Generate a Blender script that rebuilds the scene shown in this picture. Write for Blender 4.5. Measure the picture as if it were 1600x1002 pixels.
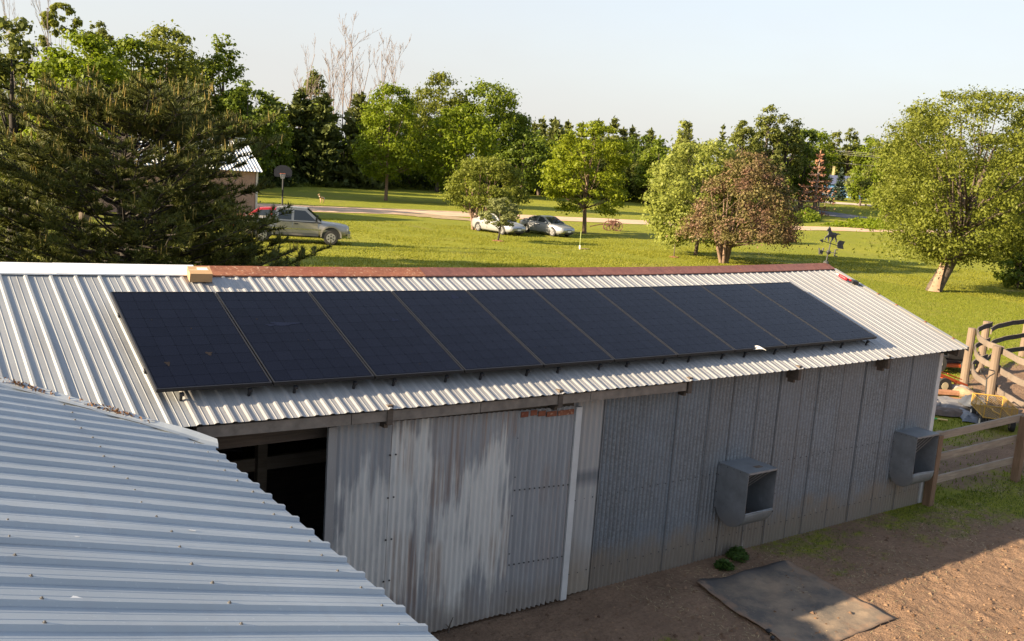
import bpy, math, random
import numpy as np
from mathutils import Vector, Matrix

for o in list(bpy.data.objects):
    bpy.data.objects.remove(o)
SC = bpy.context.scene
COL = SC.collection

# ------------------------------------------------------------------ camera
CAM = Vector((-2.254, -9.941, 5.061))
YAW, PITCH, ROLL, FPX = 0.6298, 0.1628, 0.072, 1482.2
fw = Vector((math.sin(YAW) * math.cos(PITCH), math.cos(YAW) * math.cos(PITCH), -math.sin(PITCH)))
rt = Vector((math.cos(YAW), -math.sin(YAW), 0))
up = rt.cross(fw)
r2 = rt * math.cos(ROLL) + up * math.sin(ROLL)
u2 = up * math.cos(ROLL) - rt * math.sin(ROLL)
cd = bpy.data.cameras.new('camera')
cam = bpy.data.objects.new('camera', cd)
COL.objects.link(cam)
cam.matrix_world = Matrix(((r2.x, u2.x, -fw.x, CAM.x), (r2.y, u2.y, -fw.y, CAM.y),
                           (r2.z, u2.z, -fw.z, CAM.z), (0, 0, 0, 1)))
cd.sensor_width = 36.0
cd.lens = 36.0 * FPX / 1600.0
cd.clip_start = 0.1
cd.clip_end = 6000
SC.camera = cam

# ------------------------------------------------------------------ sky, sun, exposure
SUN_TO = Vector((-2.55, 0.552, 1.0)).normalized()
SUN_EL = math.asin(SUN_TO.z)
SUN_AZ = math.atan2(SUN_TO.x, SUN_TO.y)          # clockwise from +Y
W = bpy.data.worlds.new('World')
SC.world = W
W.use_nodes = True
wn, wl = W.node_tree.nodes, W.node_tree.links
wn.clear()
wo = wn.new('ShaderNodeOutputWorld')
bg = wn.new('ShaderNodeBackground')
sk = wn.new('ShaderNodeTexSky')
sk.sky_type = 'NISHITA'
sk.sun_disc = False
sk.sun_elevation = SUN_EL
sk.sun_rotation = SUN_AZ
sk.altitude = 200
sk.air_density = 1.0
sk.dust_density = 2.0
sk.ozone_density = 1.0
# thin high cirrus veil: pulls the blue towards a milky white, softly uneven
tc = wn.new('ShaderNodeTexCoord')
mp = wn.new('ShaderNodeMapping')
mp.inputs['Scale'].default_value = (1.0, 1.0, 3.0)
nz = wn.new('ShaderNodeTexNoise')
nz.inputs['Scale'].default_value = 2.2
nz.inputs['Detail'].default_value = 5
vr = wn.new('ShaderNodeMapRange')
vr.inputs['From Min'].default_value = 0.3
vr.inputs['From Max'].default_value = 0.75
vr.inputs['To Min'].default_value = -0.05
vr.inputs['To Max'].default_value = 0.085
# the haze thins from the horizon to the zenith
sx = wn.new('ShaderNodeSeparateXYZ')
vh = wn.new('ShaderNodeMapRange')
for i_, q_ in enumerate((0.0, 0.8, 0.93, 0.15)):
    vh.inputs[i_ + 1].default_value = q_
va = wn.new('ShaderNodeMath')
va.operation = 'ADD'
va.use_clamp = True
mx = wn.new('ShaderNodeMix')
mx.data_type = 'RGBA'
mx.inputs[7].default_value = (2.12, 2.08, 2.05, 1)
wl.new(tc.outputs['Generated'], mp.inputs['Vector'])
wl.new(mp.outputs['Vector'], nz.inputs['Vector'])
wl.new(nz.outputs['Fac'], vr.inputs['Value'])
wl.new(tc.outputs['Generated'], sx.inputs[0])
wl.new(sx.outputs[2], vh.inputs[0])
wl.new(vr.outputs['Result'], va.inputs[0])
wl.new(vh.outputs[0], va.inputs[1])
wl.new(va.outputs[0], mx.inputs[0])
wl.new(sk.outputs['Color'], mx.inputs[6])
wl.new(mx.outputs[2], bg.inputs['Color'])
bg.inputs['Strength'].default_value = 0.085
wl.new(bg.outputs['Background'], wo.inputs['Surface'])

sd = bpy.data.lights.new('sun', 'SUN')
sd.energy = 4.3
sd.angle = math.radians(0.6)
sd.color = (1.0, 0.80, 0.55)
sun = bpy.data.objects.new('sun', sd)
COL.objects.link(sun)
sun.rotation_euler = SUN_TO.to_track_quat('Z', 'Y').to_euler()
sun.location = (-30, 10, 30)
SC.view_settings.view_transform = 'Standard'
SC.view_settings.look = 'None'
SC.view_settings.gamma = 1.0
SC.view_settings.use_curve_mapping = False
SC.view_settings.exposure = 2.12
SC.render.engine = 'CYCLES'

# ------------------------------------------------------------------ helpers
ORI = {}


class MB:
    """Collects faces; build() links them as one mesh object."""
    def __init__(s):
        s.v, s.f, s.m = [], [], []

    def add(s, vs, fs, mi=0):
        b = len(s.v)
        s.v += [tuple(map(float, q)) for q in vs]
        for q in fs:
            s.f.append(tuple(i + b for i in q))
            s.m.append(mi)
        return s

    def box(s, c, d, rot=None, mi=0):
        hx, hy, hz = d[0] / 2, d[1] / 2, d[2] / 2
        vs = [Vector((x, y, z)) for x in (-hx, hx) for y in (-hy, hy) for z in (-hz, hz)]
        if rot is not None:
            vs = [rot @ q for q in vs]
        c = Vector(c)
        return s.add([q + c for q in vs],
                     [(0, 1, 3, 2), (4, 6, 7, 5), (0, 4, 5, 1), (2, 3, 7, 6), (0, 2, 6, 4), (1, 5, 7, 3)], mi)

    def beam(s, p, q, w, h, mi=0, upv=(0, 0, 1), taper=1.0):
        p, q = Vector(p), Vector(q)
        d = (q - p).normalized()
        a = d.cross(Vector(upv))
        if a.length < 1e-4:
            a = d.cross(Vector((1, 0, 0)))
        a.normalize()
        b = a.cross(d)
        vs = []
        for e, k in ((p, 1.0), (q, taper)):
            for sa, sb in ((-1, -1), (1, -1), (1, 1), (-1, 1)):
                vs.append(e + a * (sa * w / 2 * k) + b * (sb * h / 2 * k))
        return s.add(vs, [(0, 3, 2, 1), (4, 5, 6, 7), (0, 1, 5, 4), (1, 2, 6, 5), (2, 3, 7, 6), (3, 0, 4, 7)], mi)

    def tube(s, pts, rad, n=8, mi=0, cap=True):
        pts = [Vector(q) for q in pts]
        if not hasattr(rad, '__len__'):
            rad = [rad] * len(pts)
        rings = []
        a = None
        for i, q in enumerate(pts):
            d = (pts[min(i + 1, len(pts) - 1)] - pts[max(i - 1, 0)])
            d = d.normalized() if d.length > 1e-9 else Vector((0, 0, 1))
            if a is None:
                a = d.orthogonal().normalized()
            else:
                a = a - d * a.dot(d)
                a = a.normalized() if a.length > 1e-6 else d.orthogonal().normalized()
            b = d.cross(a)
            rings.append([q + (a * math.cos(t) + b * math.sin(t)) * rad[i]
                          for t in [2 * math.pi * k / n for k in range(n)]])
        vs = [x for r in rings for x in r]
        fs = []
        for i in range(len(pts) - 1):
            for k in range(n):
                k2 = (k + 1) % n
                fs.append((i * n + k, i * n + k2, (i + 1) * n + k2, (i + 1) * n + k))
        if cap:
            fs.append(tuple(range(n - 1, -1, -1)))
            fs.append(tuple((len(pts) - 1) * n + k for k in range(n)))
        return s.add(vs, fs, mi)

    def cyl(s, c, axis, r, h, n=16, mi=0):
        c, axis = Vector(c), Vector(axis).normalized()
        return s.tube([c - axis * h / 2, c + axis * h / 2], r, n, mi)

    def torus(s, c, axis, R, r, n=18, k=6, mi=0):
        c, axis = Vector(c), Vector(axis).normalized()
        a = axis.orthogonal().normalized()
        b = axis.cross(a)
        vs, fs = [], []
        for i in range(n):
            t = 2 * math.pi * i / n
            e = a * math.cos(t) + b * math.sin(t)
            for j in range(k):
                u = 2 * math.pi * j / k
                vs.append(c + e * (R + r * math.cos(u)) + axis * (r * math.sin(u)))
        for i in range(n):
            for j in range(k):
                i2, j2 = (i + 1) % n, (j + 1) % k
                fs.append((i * k + j, i2 * k + j, i2 * k + j2, i * k + j2))
        return s.add(vs, fs, mi)

    def ball(s, c, d, n=10, m=6, mi=0, rot=None):
        c = Vector(c)
        vs, fs = [], []
        for i in range(1, m):
            ph = math.pi * i / m
            for k in range(n):
                t = 2 * math.pi * k / n
                q = Vector((d[0] * math.sin(ph) * math.cos(t), d[1] * math.sin(ph) * math.sin(t), d[2] * math.cos(ph)))
                vs.append((rot @ q if rot is not None else q) + c)
        tp, bt = Vector((0, 0, d[2])), Vector((0, 0, -d[2]))
        if rot is not None:
            tp, bt = rot @ tp, rot @ bt
        vs += [c + tp, c + bt]
        for i in range(m - 2):
            for k in range(n):
                k2 = (k + 1) % n
                fs.append((i * n + k, (i + 1) * n + k, (i + 1) * n + k2, i * n + k2))
        T, B = (m - 1) * n, (m - 1) * n + 1
        for k in range(n):
            k2 = (k + 1) % n
            fs.append((T, k, k2))
            fs.append((B, (m - 2) * n + k2, (m - 2) * n + k))
        return s.add(vs, fs, mi)

    def prism(s, poly, f0, f1, mi=0):
        """poly of 2-D points; f0, f1 map a 2-D point to the two faces."""
        n = len(poly)
        vs = [f0(q) for q in poly] + [f1(q) for q in poly]
        fs = [tuple(range(n - 1, -1, -1)), tuple(range(n, 2 * n))]
        fs += [(i, (i + 1) % n, n + (i + 1) % n, n + i) for i in range(n)]
        return s.add(vs, fs, mi)

    def grid(s, P, mi=0):
        """P[i][j] points."""
        n, m = len(P), len(P[0])
        vs = [q for r in P for q in r]
        fs = [(i * m + j, (i + 1) * m + j, (i + 1) * m + j + 1, i * m + j + 1) for i in range(n - 1) for j in range(m - 1)]
        return s.add(vs, fs, mi)

    def build(s, name, mats, parent=None, world=False, smooth=False):
        me = bpy.data.meshes.new(name)
        off = ORI.get(parent.name, Vector((0, 0, 0))) if (world and parent is not None) else None
        vs = s.v if off is None else [(a - off.x, b - off.y, c - off.z) for a, b, c in s.v]
        me.from_pydata(vs, [], s.f)
        if not isinstance(mats, (list, tuple)):
            mats = [mats]
        for m_ in mats:
            me.materials.append(m_)
        if len(mats) > 1:
            me.polygons.foreach_set('material_index', s.m)
        if smooth:
            me.polygons.foreach_set('use_smooth', [True] * len(me.polygons))
        me.update()
        o = bpy.data.objects.new(name, me)
        COL.objects.link(o)
        if parent is not None:
            o.parent = parent
            if parent.name in ORI:
                ORI[o.name] = ORI[parent.name]
        return o


def tag(o, label=None, cat=None, group=None, kind=None):
    for k, v in (('label', label), ('category', cat), ('group', group), ('kind', kind)):
        if v:
            o[k] = v
    return o


def thing(name, loc, label, cat, group=None, rz=0.0):
    o = bpy.data.objects.new(name, None)
    COL.objects.link(o)
    o.location = loc
    o.rotation_euler = (0, 0, rz)
    o.empty_display_size = 0.2
    ORI[o.name] = Vector(loc)
    return tag(o, label, cat, group)


KIDS = {}


def copy_tree(o, parent=None):
    c = o.copy()
    COL.objects.link(c)
    if parent is not None:
        c.parent = parent
    for ch in list(o.children):
        copy_tree(ch, c)
    return c


def np_mesh(name, V, F, mat, parent=None, attrs=None, smooth=False):
    """V (n,3), F (m,k) arrays, quick."""
    me = bpy.data.meshes.new(name)
    V = np.asarray(V, dtype=np.float32)
    F = np.asarray(F, dtype=np.int32)
    k = F.shape[1]
    me.vertices.add(len(V))
    me.vertices.foreach_set('co', V.ravel())
    me.loops.add(F.size)
    me.loops.foreach_set('vertex_index', F.ravel())
    me.polygons.add(len(F))
    me.polygons.foreach_set('loop_start', np.arange(0, F.size, k, dtype=np.int32))
    if smooth:
        me.polygons.foreach_set('use_smooth', np.ones(len(F), dtype=bool))
    if attrs:
        for an, arr in attrs.items():
            at = me.attributes.new(an, 'FLOAT', 'POINT')
            at.data.foreach_set('value', np.asarray(arr, dtype=np.float32))
    me.update(calc_edges=True)
    me.materials.append(mat)
    o = bpy.data.objects.new(name, me)
    COL.objects.link(o)
    if parent is not None:
        o.parent = parent
    return o


# ------------------------------------------------------------------ materials
class NT:
    def __init__(s, name):
        s.mat = bpy.data.materials.new(name)
        s.mat.use_nodes = True
        s.n, s.l = s.mat.node_tree.nodes, s.mat.node_tree.links
        s.n.clear()
        s.out = s.n.new('ShaderNodeOutputMaterial')
        s.p = s.n.new('ShaderNodeBsdfPrincipled')
        s.l.new(s.p.outputs[0], s.out.inputs[0])
        s._c = None

    def co(s, kind='Object'):
        if s._c is None:
            s._c = s.n.new('ShaderNodeTexCoord')
        return s._c.outputs[kind]

    def geo(s, k='Random Per Island'):
        return s.n.new('ShaderNodeNewGeometry').outputs[k]

    def set(s, sock, v):
        if hasattr(v, 'is_linked') or hasattr(v, 'links'):
            s.l.new(v, sock)
        else:
            sock.default_value = v

    def map(s, scale=(1, 1, 1), loc=(0, 0, 0), rot=(0, 0, 0), vec=None):
        m = s.n.new('ShaderNodeMapping')
        m.inputs['Scale'].default_value = scale
        m.inputs['Location'].default_value = loc
        m.inputs['Rotation'].default_value = rot
        s.l.new(vec if vec is not None else s.co(), m.inputs['Vector'])
        return m.outputs[0]

    def noise(s, scale=5, detail=3, rough=0.5, vec=None, dist=0.0):
        t = s.n.new('ShaderNodeTexNoise')
        t.inputs['Scale'].default_value = scale
        t.inputs['Detail'].default_value = detail
        t.inputs['Roughness'].default_value = rough
        t.inputs['Distortion'].default_value = dist
        s.l.new(vec if vec is not None else s.co(), t.inputs['Vector'])
        return t.outputs['Fac']

    def voro(s, scale=5, vec=None, out='Color', feature='F1', rnd=1.0):
        t = s.n.new('ShaderNodeTexVoronoi')
        t.feature = feature
        t.inputs['Scale'].default_value = scale
        t.inputs['Randomness'].default_value = rnd
        s.l.new(vec if vec is not None else s.co(), t.inputs['Vector'])
        return t.outputs[out]

    def rng(s, v, a, b, c=0.0, d=1.0, smooth=False):
        t = s.n.new('ShaderNodeMapRange')
        if smooth:
            t.interpolation_type = 'SMOOTHSTEP'
        s.set(t.inputs[0], v)
        for i, q in enumerate((a, b, c, d)):
            t.inputs[i + 1].default_value = q
        return t.outputs[0]

    def math(s, op, a, b=0.0):
        t = s.n.new('ShaderNodeMath')
        t.operation = op
        s.set(t.inputs[0], a)
        s.set(t.inputs[1], b)
        return t.outputs[0]

    def mix(s, f, a, b, blend='MIX'):
        t = s.n.new('ShaderNodeMix')
        t.data_type = 'RGBA'
        t.blend_type = blend
        s.set(t.inputs[0], f)
        for i, q in ((6, a), (7, b)):
            if isinstance(q, tuple):
                t.inputs[i].default_value = (q[0], q[1], q[2], 1)
            else:
                s.l.new(q, t.inputs[i])
        return t.outputs[2]

    def sep(s, vec=None):
        t = s.n.new('ShaderNodeSeparateXYZ')
        s.l.new(vec if vec is not None else s.co(), t.inputs[0])
        return t.outputs

    def attr(s, nm):
        t = s.n.new('ShaderNodeAttribute')
        t.attribute_name = nm
        return t.outputs['Fac']

    def objrand(s):
        return s.n.new('ShaderNodeObjectInfo').outputs['Random']

    def bump(s, h, strength=0.3, dist=0.02):
        b = s.n.new('ShaderNodeBump')
        b.inputs['Strength'].default_value = strength
        b.inputs['Distance'].default_value = dist
        s.l.new(h, b.inputs['Height'])
        s.l.new(b.outputs[0], s.p.inputs['Normal'])
        return s

    def done(s, color=None, rough=0.6, metal=0.0, spec=None, trans=None):
        if color is not None:
            c = s.p.inputs['Base Color']
            if isinstance(color, tuple):
                c.default_value = (color[0], color[1], color[2], 1)
            else:
                s.l.new(color, c)
        s.set(s.p.inputs['Roughness'], rough)
        s.set(s.p.inputs['Metallic'], metal)
        if spec is not None:
            s.p.inputs['Specular IOR Level'].default_value = spec
        if trans:
            tb = s.n.new('ShaderNodeBsdfTranslucent')
            if isinstance(color, tuple):
                tb.inputs[0].default_value = (color[0], color[1], color[2], 1)
            else:
                s.l.new(color, tb.inputs[0])
            ms = s.n.new('ShaderNodeMixShader')
            ms.inputs[0].default_value = trans
            s.l.new(s.p.outputs[0], ms.inputs[1])
            s.l.new(tb.outputs[0], ms.inputs[2])
            s.l.new(ms.outputs[0], s.out.inputs[0])
        return s.mat


def plain(name, c, rough=0.6, metal=0.0, var=0.15, scale=6.0, spec=None, bump=0.0):
    t = NT(name)
    f = t.noise(scale, 4, 0.6)
    lo = tuple(max(0, q * (1 - var)) for q in c)
    hi = tuple(min(1, q * (1 + var)) for q in c)
    col = t.mix(t.rng(f, 0.3, 0.7), lo, hi)
    if bump:
        t.bump(t.noise(scale * 6, 3), bump, 0.01)
    return t.done(col, rough, metal, spec)


def leaf_mat(name, c, var=0.25, hue=0.12, trans=0.35, rough=0.55):
    t = NT(name)
    r = t.geo('Random Per Island')
    lo = (c[0] * (1 - var - hue), c[1] * (1 - var), c[2] * (1 - var))
    hi = (min(1, c[0] * (1 + var + hue)), min(1, c[1] * (1 + var)), c[2] * (1 + var * .6))
    big = t.noise(0.35, 2)
    col = t.mix(t.math('ADD', t.math('MULTIPLY', r, 0.6), t.math('MULTIPLY', big, 0.4)), lo, hi)
    return t.done(col, rough, 0.0, 0.25, trans)


rnd = random.Random(7)
# ------------------------------------------------------------------ ground heights
def terr(x, y):
    s = .83 * (x + 2.25) + .557 * (y + 9.94) - 165
    if s <= 0:
        return 0.0
    z = .042 * (s - 6) if s > 12 else .042 * s * s / 24
    return min(z, 6.0)


# ------------------------------------------------------------------ barn and solar metal
def galv_roof_mat(name, c, dirt, metal=0.35, rough=0.42):
    t = NT(name)
    big = t.noise(0.9, 4, 0.6)
    st = t.noise(1.0, 4, 0.6, t.map((9, 1.1, 1.1)))
    fine = t.noise(45, 3, 0.7)
    col = t.mix(t.rng(big, 0.3, 0.75), tuple(q * .9 for q in c), tuple(min(1, q * 1.08) for q in c))
    col = t.mix(t.rng(st, 0.52, 0.8, 0, 0.5), col, dirt)
    col = t.mix(t.rng(fine, 0.62, 0.75, 0, 0.25), col, (.75, .75, .73))
    t.bump(t.noise(3.0, 3), 0.12, 0.01)
    return t.done(col, t.rng(big, 0.3, 0.7, rough - .06, rough + .12), metal)


M_ROOF = galv_roof_mat('galvanised_roof', (.30, .298, .293), (.225, .205, .18), .2, .5)
M_ROOF_OLD = galv_roof_mat('old_galvanised_roof', (.29, .30, .30), (.20, .19, .175), 0.25, 0.5)
M_WING = galv_roof_mat('bare_steel_roof', (.335, .37, .395), (.29, .305, .32), 0.3, 0.5)
M_WHITE = plain('white_painted_steel', (.80, .79, .76), 0.45, 0, .05)
M_WTRIM = plain('white_trim', (.50, .50, .485), 0.5, 0, .12, 3)


def rust_mat():
    t = NT('rusty_ridge')
    n = t.noise(14, 5, 0.7)
    b = t.noise(1.2, 3)
    col = t.mix(t.rng(n, 0.35, 0.7), (.17, .055, .026), (.29, .115, .055))
    col = t.mix(t.rng(t.noise(30, 2), 0.6, 0.7, 0, .7), col, (.5, .33, .22))
    return t.done(t.mix(t.rng(b, .4, .6, 0, .5), col, (.2, .05, .03)), .85)


def redcap_mat():
    t = NT('faded_red_ridge')
    n = t.noise(5, 4, 0.6, t.map((3, 1, 1)))
    col = t.mix(t.rng(n, 0.3, 0.7), (.12, .042, .028), (.185, .070, .046))
    return t.done(t.mix(t.rng(t.noise(40, 3), .62, .72, 0, .6), col, (.35, .2, .14)), .6)


M_RUST = rust_mat()
M_REDCAP = redcap_mat()


def wood_mat(name, c, c2, dirz=False, scale=1.0):
    t = NT(name)
    sc = (14 * scale, 14 * scale, 1.2 * scale) if dirz else (1.2 * scale, 14 * scale, 14 * scale)
    g = t.noise(2.0, 5, 0.65, t.map(sc), 0.6)
    col = t.mix(t.rng(g, 0.3, 0.7), c, c2)
    col = t.mix(t.rng(t.noise(1.7, 3), .45, .75, 0, .5), col, tuple(q * .6 for q in c))
    r = t.objrand()
    col = t.mix(t.rng(r, 0, 1, 0, .3), col, c2)
    t.bump(g, 0.5, 0.01)
    return t.done(col, .85, 0, .2)


M_TIMBER = wood_mat('weathered_timber', (.17, .13, .09), (.33, .27, .2))
M_DARKWOOD = wood_mat('dark_old_timber', (.07, .055, .045), (.14, .11, .085))
M_TRACK = plain('dusty_track_steel', (.20, .17, .14), .7, .2, .25, 9)
M_BLACK = plain('matt_black', (.012, .012, .013), .6)
M_DKSTEEL = plain('dark_steel', (.05, .05, .055), .45, .6)


def wall_mat():
    t = NT('galvanised_wall')
    z = t.sep()['Z']
    r = t.objrand()
    sp = t.voro(60, t.map((1, 1, .8)), 'Color')
    spz = t.sep(sp)[0]
    big = t.noise(1.3, 4, .6)
    st = t.noise(1.0, 5, .65, t.map((22, 1, .7)))
    groove_shade = t.math('SINE', t.math('ADD', t.math('MULTIPLY', t.sep()['X'], 2 * math.pi / .0677), 6 * 2 * math.pi / .0677 + math.pi / 2))
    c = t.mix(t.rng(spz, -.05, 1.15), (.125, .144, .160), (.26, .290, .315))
    c = t.mix(t.rng(groove_shade, .25, -.9, 0, .6), c, (.072, .076, .08))  # groove shading painted into the sheet colour so the corrugation shows
    c = t.mix(t.rng(big, .4, .7, 0, .4), c, (.215, .265, .32))
    c = t.mix(t.rng(st, .55, .8, 0, .55), c, (.10, .10, .10))
    c = t.mix(t.rng(r, 0, 1, 0, .28), c, (.20, .205, .21))
    wob = t.math('ADD', z, t.rng(t.noise(3.0, 4), .2, .8, -.22, .22))
    c = t.mix(t.rng(wob, .28, .62, .82, 0), c, (.225, .188, .145))
    wh = t.noise(1.0, 3, .5, t.map((40, 1, 2.2), (3, 0, 1)))
    c = t.mix(t.rng(wh, .735, .76, 0, .6), c, (.45, .45, .44))
    return t.done(c, t.rng(spz, 0, 1, .42, .6), .25)


def lightsheet_mat():
    t = NT('plain_grey_sheet')
    z = t.sep()['Z']
    st = t.noise(1.0, 5, .65, t.map((20, 1, .8)))
    c = t.mix(t.rng(st, .3, .7), (.30, .30, .295), (.41, .41, .405))
    wob = t.math('ADD', z, t.rng(t.noise(2.5, 4), .2, .8, -.2, .2))
    c = t.mix(t.rng(wob, .25, .7, .8, 0), c, (.29, .24, .18))
    c = t.mix(t.rng(z, 1.32, 1.44, 0, .8), c, t.mix(t.rng(z, 1.5, 1.58, 0, 1), (.13, .145, .16), (.33, .33, .325)))
    return t.done(c, .55, .2)


def door_mat(name, white, rust, seed):
    t = NT(name)
    z = t.sep()['Z']
    v1 = t.map((15, 1, .55), (seed, 0, seed))
    v2 = t.map((9, 1, 1.6), (seed * 2, 0, 0))
    st = t.noise(1.0, 5, .6, v1)
    blot = t.noise(1.0, 5, .6, t.map((2.4, 1, .8), (seed * 3, 0, 4)))
    c = t.mix(t.rng(st, .3, .7), (.27, .272, .276), (.365, .367, .37))
    zmask = t.math('MULTIPLY', t.rng(z, .30, .75), t.rng(z, 2.35, 1.75))
    # brushed-off whitewash: ragged vertical runs inside larger blotches
    w = t.math('ADD', t.math('MULTIPLY', st, .55), t.math('MULTIPLY', blot, .70))
    w = t.math('ADD', w, t.math('MULTIPLY', zmask, .16))
    wm = t.rng(w, .74 - white * .04, .83 - white * .04, 0, .78)
    c = t.mix(wm, c, (.66, .645, .60))
    w2 = t.noise(1.0, 5, .6, v2)
    c = t.mix(t.rng(w2, .55, .70, 0, .35), c, (.20, .22, .245))
    # rust runs
    rs = t.noise(1.0, 5, .7, t.map((26, 1, .6), (seed + 5, 0, 1)))
    rb = t.noise(1.0, 3, .5, t.map((1.6, 1, 1.1), (seed + 9, 0, 2)))
    rm = t.math('MULTIPLY', t.rng(rs, .47, .60), t.rng(rb, .44, .56))
    c = t.mix(t.math('MULTIPLY', rm, rust), c, (.24, .13, .07))
    dz = t.math('ADD', z, t.rng(t.noise(4, 4), .2, .8, -.2, .2))
    c = t.mix(t.rng(dz, .1, .45, .6, 0), c, (.25, .21, .165))
    return t.done(c, .62, .15)


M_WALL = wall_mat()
M_LSHEET = lightsheet_mat()
M_LAP = plain('sheet_edge', (.13, .135, .14), .6, .2)
M_DOOR1 = door_mat('whitewashed_door_sheet', .9, .1, 1.3)
M_DOOR2 = door_mat('rust_streaked_door_sheet', 1.5, .5, 4.1)
M_DOOR3 = door_mat('plain_door_sheet', -5, .25, 8.7)

TH = 0.3349
CT, ST = math.cos(TH), math.sin(TH)
XG = 12.655


def zr(x, s):
    """height of the barn's roof sheet at x, s metres down the slope (front)."""
    t = (x + 2) / (XG + 2)
    sag = 0.0836 * 4 * t * (1 - t) if 0 < t < 1 else 0.0836 * 4 * t * (1 - t) * .25
    return 3.4189 - sag - .0042 * x - s * ST


S0, S1 = -0.868, 2.1735
YR = 0.868 * CT                 # ridge line


def rib_profile(x0, x1, ribs, minor, hw=(.028, .011), h=.019, mh=.0028):
    pts = []
    for rx in ribs:
        for dx, hh in ((-hw[0], 0), (-hw[1], h), (hw[1], h), (hw[0], 0)):
            pts.append((rx + dx, hh))
    for mx_ in minor:
        for dx, hh in ((-.006, 0), (-.002, mh), (.002, mh), (.006, 0)):
            pts.append((mx_ + dx, hh))
    pts = [q for q in pts if x0 - 1e-6 <= q[0] <= x1 + 1e-6]
    pts.sort()
    if pts[0][0] > x0 + .003:
        pts.insert(0, (x0, 0))
    if pts[-1][0] < x1 - .003:
        pts.append((x1, 0))
    return pts


barn = thing('barn', (6, .8, 0), 'long low corrugated metal barn with sagging ribbed roof carrying solar panels', 'barn')


def roof_sheet(x0, x1, ribs, minor, mat, front=True, lift=0.0, n=9):
    prof = rib_profile(x0, x1, ribs, minor, *(((.026, .011), .0145) if mat is M_ROOF_OLD else ((.030, .011), .0115)))
    P = []
    ph = rnd.random() * 6
    for i in range(n + 1):
        s = S0 + .01 + (S1 - S0 - .01) * i / n
        row = []
        for x, h in prof:
            wv = .0025 * math.sin(s * 2.3 + ph + x * 1.7)
            z = zr(x, s) + h * CT + lift + wv
            y = -s * CT - h * ST
            row.append((x, y if front else 2 * YR - y, z))
        P.append(row)
    mb = MB().grid(P)
    return mb.build('roof_sheet', mat, barn, True)


# left sheets: wide rib spacing; right: close ribs
for front in (True, False):
    x1 = .268
    k = 0
    while x1 > -8:
        x0 = x1 - .9332
        ribs = [x1 - .2333 * i for i in range(5)]
        minor = [x1 - .2333 * (i + q) for i in range(4) for q in (.36, .64)]
        roof_sheet(x0 - .03, x1 + .03, ribs, minor, M_ROOF_OLD, front, .0025 * (k % 2))
        x1 = x0
        k += 1
    XL = x1
    x0 = .268
    k = 1
    while x0 < XG - .2:
        x1 = min(x0 + .927, XG)
        ribs = [x0 + .1545 * i for i in range(8) if x0 + .1545 * i <= x1 + .01]
        minor = [x0 + .1545 * (i + .5) for i in range(7) if x0 + .1545 * (i + .5) < x1]
        roof_sheet(x0 - .03, x1 + (.03 if x1 < XG else 0), ribs, minor, M_ROOF, front, .0025 * (k % 2))
        x0 = x1
        k += 1


# ridge caps
def ridge_cap(x0, x1, mat, warp=0.0, se=-.65, lift=.024):
    P = []
    n = max(4, int((x1 - x0) / .25))
    for i in range(n + 1):
        x = x0 + (x1 - x0) * i / n
        wv = warp * (rnd.random() - .5)
        row = []
        for s, h in ((se + .004, lift - .014), (se, lift), ((se + S0) / 2, lift + .004 + wv), (S0, lift + .014 + wv * .5)):
            row.append((x, -s * CT - h * ST, zr(x, s) + h * CT))
        back = [(q[0], 2 * YR - q[1], q[2]) for q in row[::-1][1:]]
        P.append(row + back)
    mb = MB().grid(P)
    o = mb.build('ridge_cap', mat, barn, True)
    sm = o.modifiers.new('sheet', 'SOLIDIFY')
    sm.thickness = .002
    return o


tag(ridge_cap(XL, -3.2, M_WHITE))
tag(ridge_cap(-3.25, -.35, M_WHITE, lift=.026), 'white ridge cap')
tag(ridge_cap(-.38, 1.07, M_WHITE, lift=.029), 'new white ridge cap ending at the cardboard box')
tag(ridge_cap(1.0, 4.05, M_RUST, .012), 'rusty orange ridge cap')
tag(ridge_cap(4.0, 7.2, M_REDCAP, .006, lift=.027), 'faded red ridge cap')
tag(ridge_cap(7.15, 10.2, M_REDCAP, .006), 'faded red ridge cap')
tag(ridge_cap(10.15, 12.64, M_REDCAP, .004, lift=.027), 'faded red ridge cap')

# verge trim on the right gable
P = []
for i in range(13):
    s = S0 + .22 + (S1 - S0 - .22) * i / 12
    z = zr(XG, s)
    P.append([(XG - .075, -s * CT, z + .026), (XG - .005, -s * CT, z + .031), (XG + .006, -s * CT, z + .028), (XG + .008, -s * CT, z - .05)])
MB().grid(P).build('verge_trim', M_ROOF, barn, True)
for s_ in (.35, .75, 1.35, 1.9):
    MB().box((XG - .04, -s_ * CT, zr(XG, s_) + .035), (.05, .03, .008), Matrix.Rotation(TH, 3, 'X')).build('rusty_patch', M_RUST, barn, True)

# sliding-door track under the eave, in lengths, with brackets
xs = [.25, 1.72, 3.2, 4.7, 6.25]
for a, b in zip(xs[:-1], xs[1:]):
    za, zb = zr(a, 2.08) - .105, zr(b, 2.08) - .105
    MB().beam((a + .004, -1.965, za), (b - .004, -1.965, zb), .10, .105).build('door_track', M_TRACK, barn, True)
for x in (2.13, 4.26, 6.3, 8.42, 10.5):
    mb = MB()
    z = zr(x, 2.0)
    mb.box((x, -1.93, z - .12), (.06, .20, .20)).box((x, -1.90, z - .24), (.04, .10, .06))
    mb.build('track_bracket' if x < 7 else 'rafter_end', M_DARKWOOD, barn, True)

# corrugated wall sheets
CP = .0677


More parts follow.
